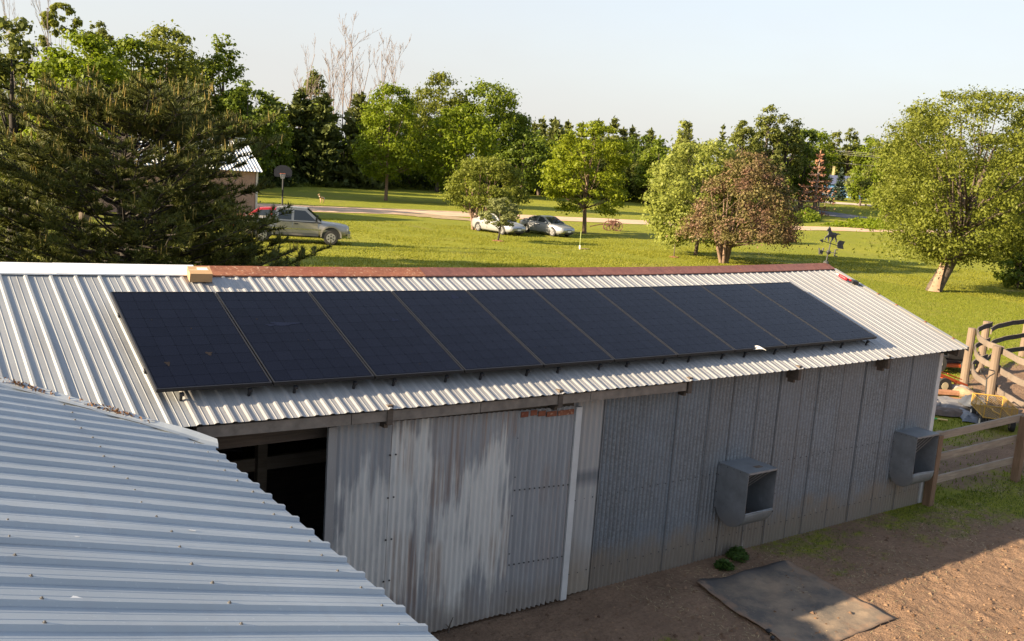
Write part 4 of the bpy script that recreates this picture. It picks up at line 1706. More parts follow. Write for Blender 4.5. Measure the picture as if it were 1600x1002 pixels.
def crumple(name, cx, cy, lx, ly, rot, h, mat, lab, seed, base=0.0):
    r = random.Random(seed)
    ph = [r.uniform(0, 6) for _ in range(8)]
    P = []
    n_ = 22
    for i in range(n_ + 1):
        row = []
        for j in range(n_ + 1):
            u, v = i / n_ - .5, j / n_ - .5
            e = 1 - max(abs(u), abs(v)) * 2
            q = (abs(math.sin(5 * u + 3 * v + ph[0])) + abs(math.sin(8 * v - 4 * u + ph[1])) * .7 + abs(math.sin(13 * u + 9 * v + ph[2])) * .35) / 2
            z = base + .015 + h * (q * .6 + .4) * min(1, e * 3.2 + .02)
            x = u * lx * (1 + .12 * math.sin(7 * v + ph[3])) + .04 * math.sin(9 * v + ph[4])
            y = v * ly * (1 + .15 * math.sin(6 * u + ph[5]))
            row.append((x * math.cos(rot) - y * math.sin(rot), x * math.sin(rot) + y * math.cos(rot), z))
        P.append(row)
    o = MB().grid(P).build(name, mat)
    m = o.modifiers.new('thickness', 'SOLIDIFY')
    m.thickness = .01
    o.location = (cx, cy, 0)
    return tag(o, lab, 'tarp')


crumple('tarp', 19.95, 1.95, 1.5, 1.0, -.4, .16, plain('pale_grey_tarp', (.14, .135, .135), .6, 0, .2, 3), 'pale grey crumpled tarp under the logs', 1)
crumple('tarp', 20.2, 1.35, .95, .75, -.3, .26, plain('dark_tarp', (.045, .05, .06), .45, 0, .3, 3), 'dark folded tarp with a sheen on top of the heap', 2, .12)
crumple('tarp', 19.25, 1.05, 1.1, .7, .6, .13, plain('blue_grey_tarp', (.12, .135, .155), .5, 0, .25, 3), 'blue-grey tarp spilling from the heap onto the grass', 3)
crumple('tarp', 18.95, 1.55, .9, .5, -.7, .14, plain('brown_tarp', (.10, .075, .06), .8, 0, .3, 4), 'brown dirty sacking tarp at the near side of the heap', 4)
for i, (x, y, z, L, rz, lab) in enumerate(((20.15, .98, .20, 1.0, .45, 'grey weathered board lying on the tarp heap, upper one'), (19.85, .72, .09, .9, .62, 'brown weathered board at the tarp heap beside the cart'))):
    o = MB().box((0, 0, 0), (L, .16, .035)).build('board', M_TIMBER)
    o.location, o.rotation_euler = (x, y, z), (.05, .06, rz)
    tag(o, lab, 'board', 'boards on the tarp heap')
o = MB().box((0, 0, 0), (.16, .16, .20)).build('wood_block', M_LOGE)
o.location, o.rotation_euler = (20.55, 1.25, .10), (0, 0, .4)
tag(o, 'short sawn wood block at the foot of the pen post', 'block')

# green hose
pts = [(17.15, 2.72, .40), (17.2, 2.6, .22), (17.35, 2.3, .06), (17.6, 1.95, .03), (18.0, 1.5, .03), (18.1, 1.3, .04)]
hz_ = thing('garden_hose', (17.4, 2.2, 0), 'bright green garden hose on the grass by the barn corner', 'hose')
MB().tube(pts, .016, 8).build('tube', plain('green_hose', (.03, .42, .12), .4), hz_, True)
MB().tube([(18.1, 1.3, .04), (18.22, 1.12, .04)], .022, 8).build('nozzle', plain('brass', (.6, .42, .15), .4, .5), hz_, True)
# ------------------------------------------------------------------ trees
M_BARK = plain('grey_brown_bark', (.085, .063, .047), .9, 0, .3, 5, bump=.5)
M_BARKD = plain('dark_bark', (.028, .022, .018), .9, 0, .3, 5, bump=.5)
M_BARKL = plain('pale_dead_wood', (.19, .155, .13), .9, 0, .2, 5)
M_BARKT = plain('tan_bark', (.16, .105, .07), .9, 0, .25, 5, bump=.4)


def burg_mat():
    t = NT('burgundy_leaf')
    r = t.geo()
    b = t.noise(.9, 3)
    c = t.mix(r, (.12, .068, .042), (.21, .125, .078))
    c = t.mix(t.rng(b, .40, .58, 0, .85), c, t.mix(r, (.085, .09, .018), (.19, .165, .05)))
    return t.done(c, .55, 0, .25, .3)


LM = {
    'maple': leaf_mat('maple_leaf', (.155, .205, .010), .22, .10, .52),
    'bright': leaf_mat('bright_spring_leaf', (.195, .235, .012), .20, .10, .52),
    'elm': leaf_mat('elm_leaf', (.165, .188, .026), .16, .06, .50),
    'mid': leaf_mat('summer_leaf', (.140, .185, .014), .25, .10, .48),
    'dark': leaf_mat('dark_leaf', (.098, .138, .014), .26, .10, .42),
    'olive': leaf_mat('olive_leaf', (.135, .155, .030), .22, .08, .46),
    'pale': leaf_mat('pale_green_leaf', (.245, .275, .055), .22, .06, .52),
    'grey': leaf_mat('grey_green_leaf', (.20, .22, .080), .22, .05, .45),
    'burg': burg_mat(),
    'pine': leaf_mat('pine_needles', (.085, .105, .026), .32, .12, .25),
    'pineo': leaf_mat('olive_pine_needles', (.115, .132, .034), .3, .10, .28),
    'fore': leaf_mat('near_pine_needles', (.078, .088, .018), .38, .15, .2),
    'dead': leaf_mat('rust_dead_needles', (.25, .125, .080), .30, .04, .2),
    'blue': leaf_mat('spruce_needles', (.030, .050, .032), .3, .05, .12),
    'candle': leaf_mat('pine_candles', (.30, .23, .06), .22, .05, .3),
    'under': leaf_mat('undergrowth_leaf', (.052, .072, .014), .35, .12, .35),
}


def leaves_np(P, size, r, asp=.6, flat=0.0, dirs=None, out=None):
    """one rhombic leaf spray per point"""
    n = len(P)
    a = r.normal(size=(n, 3)) if dirs is None else dirs + r.normal(size=(n, 3)) * .35
    a[:, 2] *= (1 - flat)
    a /= np.linalg.norm(a, axis=1)[:, None] + 1e-9
    w = r.normal(size=(n, 3))
    if out is not None:
        # leaves of a clump face more or less outwards, so each clump has a lit and a dark side
        nr = out * 1.0 + .5 * r.normal(size=(n, 3)) + np.array([0, 0, .25])
        nr /= np.linalg.norm(nr, axis=1)[:, None]
        a = a - nr * (a * nr).sum(1)[:, None]
        a /= np.linalg.norm(a, axis=1)[:, None] + 1e-9
        w = np.cross(nr, a)
    if flat > 0:
        w[:, 2] *= (1 - flat)
    b = w - a * (w * a).sum(1)[:, None]
    b /= np.linalg.norm(b, axis=1)[:, None] + 1e-9
    s = (size * r.uniform(.45, 1.5, n))[:, None] / 2
    k = np.cross(a, b) * s * .35
    V = np.stack([P - a * s, P + b * s * asp + k, P + a * s, P - b * s * asp + k], 1)
    return V.reshape(-1, 3), np.arange(4 * n).reshape(n, 4)


PROFILES = {
    'round': lambda t: math.sqrt(max(0, 1 - (2 * t - 1) ** 2)),
    'oval': lambda t: max(0, math.sin(math.pi * t ** .85)) ** .62,
    'column': lambda t: min(1, (t * 6) ** .6) * max(0, 1 - t ** 3.2) ** .6,
    'dome': lambda t: max(0, 1 - t ** 2.0) ** .5 * min(1, .55 + 1.6 * t),
    'layer': lambda t: max(0, 1 - (t * 1.02) ** 2.4) ** .5 * min(1, .6 + 1.4 * t),
    'skirt': lambda t: max(0, 1 - t ** 1.4) ** .62 * min(1, .75 + 2 * t),
    'spire': lambda t: min(1, (t * 5) ** .7) * max(0, 1 - t) ** .75,
    'vase': lambda t: (.25 + .75 * min(1, t * 1.7)) * max(0, 1 - max(0, t - .55) ** 2 / .21) ** .5,
}


DENS = 27.0


def crown(h0, h1, R, prof, n_cl, n_leaf, leaf, r, rc=.30, flat=.0, squash=.75, lop=(0, 0), fill=.55, cent=None, gap=0.0):
    """leaf sprays gathered in clumps; the clumps follow a profile"""
    pf = PROFILES[prof]
    n_cl = int(n_cl * 2.3)
    rc *= .72
    C, RC = [], []
    tries = 0
    while len(C) < n_cl and tries < n_cl * 30:
        tries += 1
        t = r.uniform(.0, 1.0)
        q = pf(t)
        if q < r.uniform(0, 1) * .9:
            continue
        rad = q * R * (fill + (1 - fill) * math.sqrt(r.uniform(0, 1)))
        rad *= 1 - rc * .5
        a = r.uniform(0, 2 * math.pi)
        c = np.array([rad * math.cos(a) + lop[0] * t, rad * math.sin(a) + lop[1] * t, h0 + (h1 - h0) * t])
        C.append(c)
        RC.append((R * R * (h1 - h0) / 2) ** (1 / 3) * rc * r.uniform(.7, 1.3) * (0.72 + .28 * q))
    n_leaf = int(min(52000, DENS * R * (h1 - h0) / leaf ** 2))
    C, RC = np.array(C), np.array(RC)
    top = C[:, 2] + RC * squash
    C[:, 2] = np.minimum(C[:, 2], h1 - RC * squash * .8)
    # sprays
    w = RC ** 2
    k = r.choice(len(C), n_leaf, p=w / w.sum())
    d = r.normal(size=(n_leaf, 3))
    d /= np.linalg.norm(d, axis=1)[:, None]
    d[:, 2] = np.where((d[:, 2] < 0) & (r.uniform(size=n_leaf) < .5), -d[:, 2], d[:, 2])
    rr = RC[k] * (r.uniform(0, 1, n_leaf) ** .35)
    stray = r.uniform(size=n_leaf) < .16
    rr = np.where(stray, rr * r.uniform(1.1, 1.9, n_leaf), rr)
    # ragged edge on each clump
    rr *= 1 + .35 * np.sin(d[:, 0] * 7 + k) * np.sin(d[:, 1] * 6 + k * 2)
    P = C[k] + d * rr[:, None] * np.array([1, 1, squash])
    V, F = leaves_np(P, leaf, r, .62, flat, None, d)
    return V, F, C


def limbs(mb, h, rt, C, r, n_l, base=(0, 0), fork=.35, lean=(0, 0), sides=8, bend=.25):
    """tapered trunk and limbs reaching into the clumps"""
    fx = np.array([base[0], base[1], 0.0])
    tip = np.array([base[0] + lean[0], base[1] + lean[1], h * .82])
    mb.tube([fx + np.array([0, 0, -.2]), fx + np.array([0, 0, .02 * h]), fx * .6 + tip * .4 + np.array([r.normal() * .02 * h, r.normal() * .02 * h, 0]), fx * .3 + tip * .7, tip],
            [rt * 1.35, rt * 1.05, rt * .72, rt * .42, rt * .1], sides)
    order = r.permutation(len(C))[:n_l]
    for i in order:
        c = C[i]
        t = max(fork * .8, min(.75, (c[2] / h) * r.uniform(.45, .8)))
        s = fx * (1 - t) + tip * t
        m = s * .5 + c * .5 + np.array([0, 0, -bend * .3 * np.linalg.norm(c - s) * r.uniform(.2, 1)])
        q = rt * (1 - t) * r.uniform(.35, .6)
        mb.tube([s, m, c], [q, q * .6, q * .15], 5)


def tree(kind, name, loc, lab, h, R, prof='oval', mat='mid', n_cl=42, n_leaf=3500, leaf=.4, h0=.2, rc=.30, rt=None, bark=None,
         lean=(0, 0), flat=0.0, squash=.75, n_l=16, seed=1, group=None, fill=.55, cat='tree', trunk_h=None):
    r = np.random.default_rng(seed)
    o = thing(name, loc, lab, cat, group)
    V, F, C = crown(h * h0, h, R, prof, n_cl, n_leaf, leaf, r, rc, flat, squash, lean, fill)
    mb = MB()
    limbs(mb, h, rt or .03 * h, C, r, n_l, lean=lean)
    mb.build('trunk', bark or M_BARK, o, smooth=True)
    np_mesh('crown', V, F, LM[mat], o)
    return o


def conifer(name, loc, lab, h, R, mat='pine', n_wh=16, per=7, seed=1, group=None, leaf=.5, dens=16, bark=None, h0=.12, droop=.12, ragged=.3, rt=None, cat='tree', tiprise=.25, top=1.0):
    r = np.random.default_rng(seed)
    o = thing(name, loc, lab, cat, group)
    mb = MB()
    rt = rt or .016 * h
    mb.tube([(0, 0, -.2), (0, 0, h * .5), (0, 0, h * .99)], [rt * 1.2, rt * .7, rt * .08], 7)
    P, D = [], []
    for w in range(n_wh):
        t = (w + r.uniform(-.3, .3)) / n_wh
        t = min(max(t, 0), .985)
        z = h * (h0 + (1 - h0) * t)
        L0 = R * (1 - t) ** (.8 * top) * (1 if t > .12 else .8 + t * 1.6)
        for b in range(per):
            a = 2 * math.pi * (b + r.uniform(-.35, .35)) / per + w * 1.3
            L = max(.12 * R, L0 * r.uniform(1 - ragged, 1 + ragged * .5))
            dx = np.array([math.cos(a), math.sin(a), 0])
            e = np.array([0, 0, z]) + dx * L + np.array([0, 0, (-droop + tiprise * r.uniform(.4, 1)) * L])
            s = np.array([0, 0, z])
            m = (s + e) / 2 + np.array([0, 0, -droop * L * .6])
            if L > R * .25:
                mb.tube([s, m, e], [rt * .30, rt * .18, rt * .05], 4, cap=False)
            n = int(dens * (L / R) + 3)
            for k in range(n):
                f = r.uniform(.2, 1.02)
                c = (1 - f) ** 2 * s + 2 * f * (1 - f) * m + f * f * e
                wdt = .30 * L * (1 - abs(f - .55)) * r.normal() * .7
                P.append(c + np.array([-dx[1], dx[0], 0]) * wdt + np.array([0, 0, r.normal() * .05 * R]))
                D.append(dx * .8 + np.array([r.normal() * .35, r.normal() * .35, .45]))
    for k in range(10):
        P.append(np.array([0, 0, h * (1 - .012 * k)]))
        D.append(np.array([r.normal() * .2, r.normal() * .2, 1.0]))
    P, D = np.array(P), np.array(D)
    D /= np.linalg.norm(D, axis=1)[:, None]
    V, F = leaves_np(P, leaf, r, .38, 0, D)
    V[:, 2] = np.maximum(V[:, 2], .02)
    mb.build('trunk', bark or M_BARKD, o, smooth=True)
    np_mesh('crown', V, F, LM[mat], o)
    return o


def bare_tree(name, loc, lab, h, R, seed, stems=1, rt=.16, group=None, mat=None, twigs=1.0, minr=.028, leafy=None):
    r = np.random.default_rng(seed)
    o = thing(name, loc, lab, 'dead tree', group)
    mb = MB()
    ends = []

    def grow(p, d, L, q, lev):
        n = 5
        pts, rad = [p], [q]
        for i in range(n):
            d = d + r.normal(size=3) * .10
            d[2] += .06
            d /= np.linalg.norm(d)
            p = p + d * L / n
            pts.append(p)
            rad.append(max(minr * .6, q * (1 - .72 * (i + 1) / n)))
        mb.tube(pts, rad, 6 if lev == 0 else 4, cap=False)
        ends.append(p)
        if lev < 3:
            k = {0: 9, 1: 5, 2: 3}[lev]
            for _ in range(int(k * twigs)):
                f = r.uniform(.35 if lev == 0 else .25, .98)
                j = min(int(f * n), n - 1)
                s = pts[j] + (pts[j + 1] - pts[j]) * (f * n - j)
                a = r.uniform(0, 2 * math.pi)
                nd = d * .9 + np.array([math.cos(a), math.sin(a), r.uniform(-.1, .5)]) * r.uniform(.35, .75)
                nd /= np.linalg.norm(nd)
                grow(s, nd, L * (1.0 - f * .45) * r.uniform(.28, .46), max(minr, rad[j] * .5), lev + 1)

    for s in range(stems):
        a = 2 * math.pi * s / max(1, stems) + r.uniform(0, 1)
        sp = 0 if stems == 1 else R * .45
        d = np.array([math.cos(a) * sp / h * 1.4, math.sin(a) * sp / h * 1.4, 1.0])
        d /= np.linalg.norm(d)
        grow(np.array([.25 * math.cos(a) * (stems > 1), .25 * math.sin(a) * (stems > 1), -.2]), d, h * (1 if s == 0 else r.uniform(.72, .95)), rt * (1 if s == 0 else .75), 0)
    V = np.array(mb.v)
    k = V[:, 2] > 0
    sc = h / max(V[:, 2].max(), 1e-3)
    rad = np.percentile(np.hypot(V[k, 0], V[k, 1]), 96)
    sx = R / max(rad, 1e-3)
    sx = min(max(sx, .5), 1.3)
    V = V * np.array([sx, sx, sc])
    mb.v = [tuple(q) for q in V]
    mb.build('branches', mat or M_BARKL, o, smooth=True)
    return o, np.array(ends) * np.array([sx, sx, sc])


G_WOOD = 'trees along the far edge of the lawn'
# --- behind the near pine, left
tree('b', 'elm_tree', (3.9, 33.6, 0), 'dark leafy tree at the far upper left edge behind the pines', 9.6, 1.75, 'oval', 'olive', 30, 3600, .22, .25, seed=11, bark=M_BARKD)
bare_tree('dead_tree', (5.5, 39.5, 0), 'thin leafless grey tree at the upper left, beside the dark edge tree', 11.9, 1.35, 21, 3, .13, minr=.012, twigs=1.3)
tree('b', 'thin_tree', (6.4, 41.3, 0), 'thin half-bare tree between the leafless one and the tufted one', 9.6, .75, 'spire', 'olive', 12, 420, .17, .45, seed=12, n_l=12, rt=.09)
tree('b', 'tufted_tree', (16.7, 93.3, 0), 'tall slim tree with one round tuft of leaves at its top, upper left', 17.2, 1.75, 'round', 'elm', 14, 750, .32, .80, seed=13, n_l=10, rt=.10)
tree('b', 'maple_tree', (6.1, 31.2, 0), 'vivid green full tree rising right behind the big pine at the left', 8.9, 2.05, 'oval', 'maple', 46, 7600, .17, .28, seed=14)
tree('b', 'thin_tree', (21.3, 99.6, 0), 'sparse thin treetop poking out above the vivid green tree', 16.7, 1.8, 'oval', 'olive', 12, 500, .36, .68, seed=15, n_l=12, rt=.09)
tree('b', 'ash_tree', (22.8, 92.0, 0), 'medium green tree between the vivid green tree and the broad elm at left', 14.7, 3.9, 'oval', 'mid', 34, 4200, .38, .3, seed=16)
tree('b', 'elm_tree', (26.9, 94.0, 0), 'broad airy green elm with sky showing through, left of the dark spire', 16.3, 5.2, 'oval', 'elm', 54, 5600, .38, .3, seed=17)
tree('b', 'aspen_tree', (32.9, 94.3, 0), 'tall narrow dark green tree, highest right of the broad elm at left', 16.6, 2.7, 'column', 'mid', 40, 3200, .36, .3, seed=18)
tree('b', 'oak_tree', (33.4, 88.0, 0), 'dark rounded tree sloping down to the right above the shed roof', 11.6, 3.3, 'oval', 'dark', 34, 3000, .38, .12, seed=19)
conifer('pine_tree', (24.1, 74.5, 0), 'dark pine above the shed roof behind the tall narrow tree', 10.4, 2.6, 'pine', 16, 7, 20, leaf=.42, dens=18)
tree('b', 'oak_tree', (18.0, 71.0, 0), 'dark leafy tree low behind the shed, mostly hidden by the near pine', 9.2, 3.6, 'oval', 'dark', 34, 3600, .32, .1, seed=21)

for i, (x, y, h, R, mt_, lab) in enumerate(((11.8, 89.1, 10.2, 3.4, 'dark', 'dark leafy tree low at the far left behind the pines'), (18.8, 100.1, 12.0, 4.2, 'mid', 'green tree filling in behind the vivid green tree'), (31.0, 100.1, 14.0, 3.8, 'dark', 'dark leafy tree between the broad elm and the tall narrow tree'))):
    tree('b', 'oak_tree', (x, y, 0), lab, h, R, 'oval', mt_, 34, 3000, .42, .06, seed=25 + i)

# --- dark wood behind the lawn, left centre
for i, (x, y, h, R, mt_, lab) in enumerate((
        (47.6, 117.7, 11.9, 2.5, 'pine', 'dark pine just right of the shed at the wood edge'),
        (52.2, 119.0, 13.3, 2.9, 'pine', 'dark pine under the leftmost of the three pale dead trees'),
        (54.7, 116.9, 12.7, 2.9, 'pine', 'dark pine between the left and middle dead trees'),
        (60.9, 117.5, 13.6, 3.1, 'pineo', 'dark pine at the foot of the tallest dead tree'),
        (65.0, 119.5, 12.3, 2.8, 'pine', 'dark pine right of the tallest dead tree, left of the bright columnar maple'),
        (40.3, 107.6, 10.3, 2.3, 'pine', 'dark pine above the shed roof corner at the wood edge'),
        (36.0, 100.0, 10.5, 2.4, 'pine', 'dark pine behind the ridge of the far shed'))):
    conifer('pine_tree', (x, y, 0), lab, h, R * 1.25, mt_, 16, 8, 30 + i, 'dark pines at the wood edge', leaf=.95, dens=36, h0=.03, ragged=.75, top=.62)
tree('b', 'young_tree', (44.6, 109.2, 0), 'brighter green leafy tree among the dark pines right of the shed', 9.6, 2.6, 'oval', 'mid', 26, 2600, .35, .08, seed=41)
tree('b', 'poplar_tree', (58.2, 127.3, 0), 'olive leafy tree between the left and the tallest dead tree', 17.0, 2.5, 'oval', 'olive', 26, 2600, .36, .4, seed=42)
M_DEADW = plain('bleached_branches', (.20, .155, .13), .9, 0, .15, 5)
for i, (x, y, h, R, mt_, lab) in enumerate(((56.6, 121.0, 12.2, 3.0, 'mid', 'green leafy tree between two dark pines at the wood edge, below the dead trees'), (64.0, 122.5, 12.6, 3.2, 'dark', 'dark green leafy tree behind the pine right of the tallest dead tree'), (49.5, 121.5, 12.0, 2.8, 'mid', 'green leafy tree behind the first dark pine right of the shed'))):
    tree('b', 'oak_tree', (x, y, 0), lab, h, R, 'oval', mt_, 30, 3000, .4, .08, seed=45 + i)
bare_tree('dead_tree', (55.0, 124.4, 0), 'leftmost of three tall pale dead trees above the dark wood', 22.0, 2.6, 51, 2, .20, 'tall dead trees', M_DEADW, 1.25, .028)
bare_tree('dead_tree', (59.4, 120.2, 0), 'tallest of three pale dead trees, many-stemmed, in the middle', 25.7, 4.4, 52, 5, .21, 'tall dead trees', M_DEADW, 1.2, .028)
bare_tree('dead_tree', (67.9, 122.6, 0), 'rightmost of three pale dead trees, behind the columnar maple', 23.7, 3.2, 53, 2, .20, 'tall dead trees', M_DEADW, 1.35, .028)
tree('b', 'maple_tree', (49.2, 86.6, 0), 'bright green columnar maple standing alone on the far lawn', 12.9, 3.9, 'column', 'maple', 70, 7000, .28, .15, rc=.26, seed=61, rt=.20, bark=M_BARKT)
big = [((75.1, 118.6), 18.0, 5.4, 'elm', 'tall broad tree with a pale crown right behind the columnar maple'),
       ((81.6, 114.8), 17.4, 6.8, 'mid', 'largest rounded green tree in the group behind the two silver cars'),
       ((88.0, 119.2), 14.6, 4.6, 'dark', 'dark green tree at the right flank of the largest rounded tree'),
       ((57.4, 84.9), 11.3, 4.6, 'maple', 'rounded yellow-green tree right of the columnar maple, nearer than the wood'),
       ((73.0, 124.0), 14.0, 4.4, 'dark', 'dark leafy tree between the columnar maple and the tall broad tree'),
       ((83.5, 108.0), 10.5, 4.2, 'dark', 'dark leafy tree filling the foot of the rounded group behind the cars')]
for i, ((x, y), h, R, mt_, lab) in enumerate(big):
    tree('b', 'oak_tree' if i != 3 else 'willow_tree', (x, y, 0), lab, h, R, 'oval' if i not in (3,) else 'round', mt_, 60, 6200, .40, .10, rc=.27, seed=70 + i, rt=.3, n_l=22)

# --- small trees on the lawn
r = np.random.default_rng(81)
o = thing('apple_tree', (37.4, 49.8, 0), 'small spreading green tree with several trunks, left of the silver sedan', 'tree')
V, F, C = crown(1.3, 5.5, 3.5, 'dome', 58, 8200, .18, r, .27, .1, .6)
V = V + np.array([.45, -.3, 0]); C = C + np.array([.45, -.3, 0])
mb = MB()
for k in range(5):
    a = k * 1.26 + .3
    limbs(mb, 4.6, .12, C[k::5], r, 5, (.30 * math.cos(a), .30 * math.sin(a)), .3, (.9 * math.cos(a), .9 * math.sin(a)), 7)
mb.build('trunk', M_BARKT, o, smooth=True)
np_mesh('crown', V, F, LM['elm'], o)
o = tree('b', 'sapling', (33.7, 41.6, 0), 'small grey-green tree in front of the silver sedan', 2.95, 1.5, 'layer', 'grey', 40, 3400, .12, .33, rc=.24, seed=82, rt=.065, bark=M_BARKD, flat=.2, squash=.5)
MB().ball((0, 0, .0), (.42, .42, .06), 12, 6).build('mulch_ring', plain('red_mulch', (.20, .075, .04), .95, 0, .3, 9), o)
tree('b', 'maple_tree', (47.1, 48.8, 0), 'yellow-green layered maple on the lawn right of the silver coupe', 8.9, 4.1, 'layer', 'bright', 80, 12000, .20, .20, rc=.24, seed=83, rt=.17, flat=.3, squash=.42, bark=M_BARKT, n_l=26)
tree('b', 'crab_apple', (44.0, 33.6, 0), 'pale green blossoming tree left of and behind the burgundy tree', 7.4, 4.3, 'dome', 'pale', 75, 11500, .19, .10, rc=.26, seed=84, rt=.12, squash=.6)
o = thing('plum_tree', (42.4, 29.7, 0), 'burgundy-leaved small tree with a fan of tan trunks behind the roof ridge', 'tree')
r = np.random.default_rng(85)
V, F, C = crown(1.75, 6.8, 4.0, 'skirt', 110, 12500, .125, r, .24, .1, .6, (0, 0), .5)
kp = np.random.default_rng(6).uniform(size=len(F)) < .84
V = V.reshape(-1, 4, 3)[kp].reshape(-1, 3)
F = np.arange(len(V)).reshape(-1, 4)
V[:, 2] -= .55 * np.clip(np.hypot(V[:, 0], V[:, 1]) / 3.6, 0, 1.2) ** 2
sh_ = np.array([.8, -.55, 0.0])
V = V + sh_ * np.clip(V[:, 2:3] / 3, 0, 1)
C = C + sh_
mb = MB()
for k, (dx, dy) in enumerate(((-1.3, .2), (-.7, -.4), (-.2, .3), (.5, -.2), (1.5, .1), (1.0, .6), (-.4, .8))):
    limbs(mb, 5.2, .115, C[k::7], r, 5, (.30 * dx * .6, .2 * dy), .3, (dx, dy), 8)
mb.build('trunk', M_BARKT, o, smooth=True)
np_mesh('crown', V, F, LM['burg'], o)
o = thing('sapling', (41.1, 32.7, 0), 'thin sapling in a ring of red mulch left of the burgundy tree', 'tree')
V, F, C = crown(.9, 2.0, .55, 'oval', 10, 420, .12, np.random.default_rng(86), .4)
mb = MB().tube([(0, 0, -.1), (.01, 0, .8), (0, .02, 1.9)], [.04, .03, .008], 6)
mb.build('trunk', M_BARK, o)
np_mesh('crown', V, F, LM['pale'], o)
MB().ball((0, 0, 0), (.35, .35, .07), 12, 6).build('mulch_ring', bpy.data.materials['red_mulch'], o)

# --- right-hand elms
r = np.random.default_rng(90)
o = thing('elm_tree', (45.55, 17.67, 0), 'large yellow-green elm with a leaning thick trunk at the right edge', 'tree')
V, F, C = crown(1.5, 10.5, 5.0, 'round', 150, 24000, .135, r, .20, 0, .66, (0, 0), .35)
C = C + np.array([.7, -.35, 0])
V = V + np.array([.7, -.35, 0])
# a few drooping sprays low on the left
n = 2600
P = np.stack([r.normal(-.6, 1.5, n), r.normal(.6, 1.3, n), r.uniform(1.5, 4.2, n)], 1)
V2, F2 = leaves_np(P, .14, r, .6)
mb = MB()
limbs(mb, 9.4, .38, C, r, 34, (0, 0), .28, (1.7, -1.15), 10)
mb.build('trunk', M_BARK, o, smooth=True)
P = []
for k in range(9):
    z_ = .02 + k * .19
    q_ = (.56 - .11 * min(1, z_ / .3) - .045 * z_)
    P.append([(1.7 * .13 * z_ - q_ * math.cos(a), -1.15 * .13 * z_ - q_ * math.sin(a), z_) for a in np.linspace(-.1 - .02 * k, 1.0 - .07 * k, 6)])
MB().grid(P).build('bare_wood', plain('bared_wood', (.23, .155, .10), .85, 0, .2, 2), o, smooth=True)
np_mesh('crown', np.concatenate([V, V2]), np.concatenate([F, F2 + len(V)]), LM['elm'], o)
tree('b', 'elm_tree', (56.5, 18.9, 0), 'green elm behind the large one, cut by the right edge of the picture', 10.9, 3.1, 'oval', 'elm', 60, 9000, .17, .06, rc=.28, seed=91, rt=.22)
tree('b', 'hackberry_tree', (88.2, 45.3, 0), 'green tree behind the large elm at its upper left', 13.2, 3.6, 'oval', 'elm', 44, 4600, .32, .12, seed=92)
for i, (x, y, h, R) in enumerate(((54.2, 17.6, 2.1, 1.5), (55.6, 16.4, 2.3, 1.6), (65, 20.5, 3.4, 2.4))):
    tree('b', 'shrub', (x, y, 0), ['dark shrub behind the large elm trunk at the right, left of its pair', 'dark shrub behind the large elm at the right picture edge', 'dark shrub farther back behind the right elms'][i], h, R, 'dome', 'dark', 26, 3200, .22, .03, seed=93 + i, cat='shrub', rt=.05)

# --- far conifers and mixed trees, centre
cs = [(125.9, 162.7, 1.32, 14.4, 1.9), (132.5, 163.9, 1.58, 15.0, 2.2), (138.0, 166.0, 1.82, 13.9, 1.8), (137.5, 160.0, 1.66, 14.8, 2.1), (143.4, 161.6, 1.91, 15.3, 2.0),
      (142.8, 155.5, 1.74, 14.9, 1.9), (147.4, 154.1, 1.87, 14.7, 2.0), (145.6, 146.1, 1.62, 13.5, 2.0), (136.5, 173.5, 1.95, 14.2, 1.9), (149.8, 160.0, 2.09, 14.4, 2.0),
      (149.3, 140.5, 1.5, 12.6, 2.0), (129.0, 158.5, 1.3, 13.2, 2.0)]
ORD = ['leftmost beside the rounded trees', 'second from its left end', 'fourth from its left end', 'fifth from its left end', 'sixth from its left end', 'seventh from its left end',
       'third from its right end', 'second from its right end', 'third from its left end', 'fourth from its right end', 'last at its right end', 'low one at its left end']
proto = None
for i, (x, y, z, h, R) in enumerate(cs):
    lab = 'small dark spruce spire in the distant row, ' + ORD[i]
    if proto is None:
        proto = [conifer('spruce_tree', (x, y, z), lab, 14.4, 3.8, 'pineo', 15, 8, 100, 'distant spruce row', leaf=1.15, dens=26, h0=.05, ragged=.75, top=.72),
                 ]
        c = proto[0]
    elif i in (3, 6):
        c = conifer('spruce_tree', (x, y, z), lab, 14.4, 4.2, 'pineo', 13, 8, 100 + i, 'distant spruce row', leaf=1.15, dens=26, h0=.05, ragged=.75, top=.72)
        proto.append(c)
    else:
        c = copy_tree(proto[i % len(proto)])
        c['label'] = lab
    c.location = (x, y, z)
    c.rotation_euler = (0, 0, i * 1.1)
    c.scale = (R / 2.2, R / 2.1, h / 14.4 * (.93 + .05 * (i * 7 % 3)))
for i, (x, y, h, R, mt_, pf, lab) in enumerate((
        (99.1, 124.0, 10.6, 4.2, 'mid', 'oval', 'pale-topped tree low between the rounded group and the layered maple'),
        (104.6, 124.9, 8.6, 3.6, 'dark', 'oval', 'dark leafy tree left behind the layered maple'),
        (94.0, 121.0, 9.0, 3.6, 'dark', 'oval', 'dark tree right at the foot of the rounded group'),
        (109.0, 105.1, 10.8, 3.5, 'mid', 'oval', 'green tree just right behind the layered maple'),
        (112.5, 111.0, 9.4, 3.0, 'olive', 'oval', 'olive tree behind the layered maple, under the spruce row'),
        (104.4, 95.5, 13.6, 2.6, 'pale', 'spire', 'pale green narrow tree behind the dark pine right of the layered maple'))):
    tree('b', 'oak_tree', (x, y, 0), lab, h, R, pf, mt_, 34, 3000, .42, .08, seed=120 + i)
conifer('pine_tree', (94.2, 84.5, 0), 'dark full pine left above the pale blossoming tree', 12.5, 3.5, 'pineo', 18, 8, 130, leaf=.6, dens=26, h0=.05, ragged=.4)
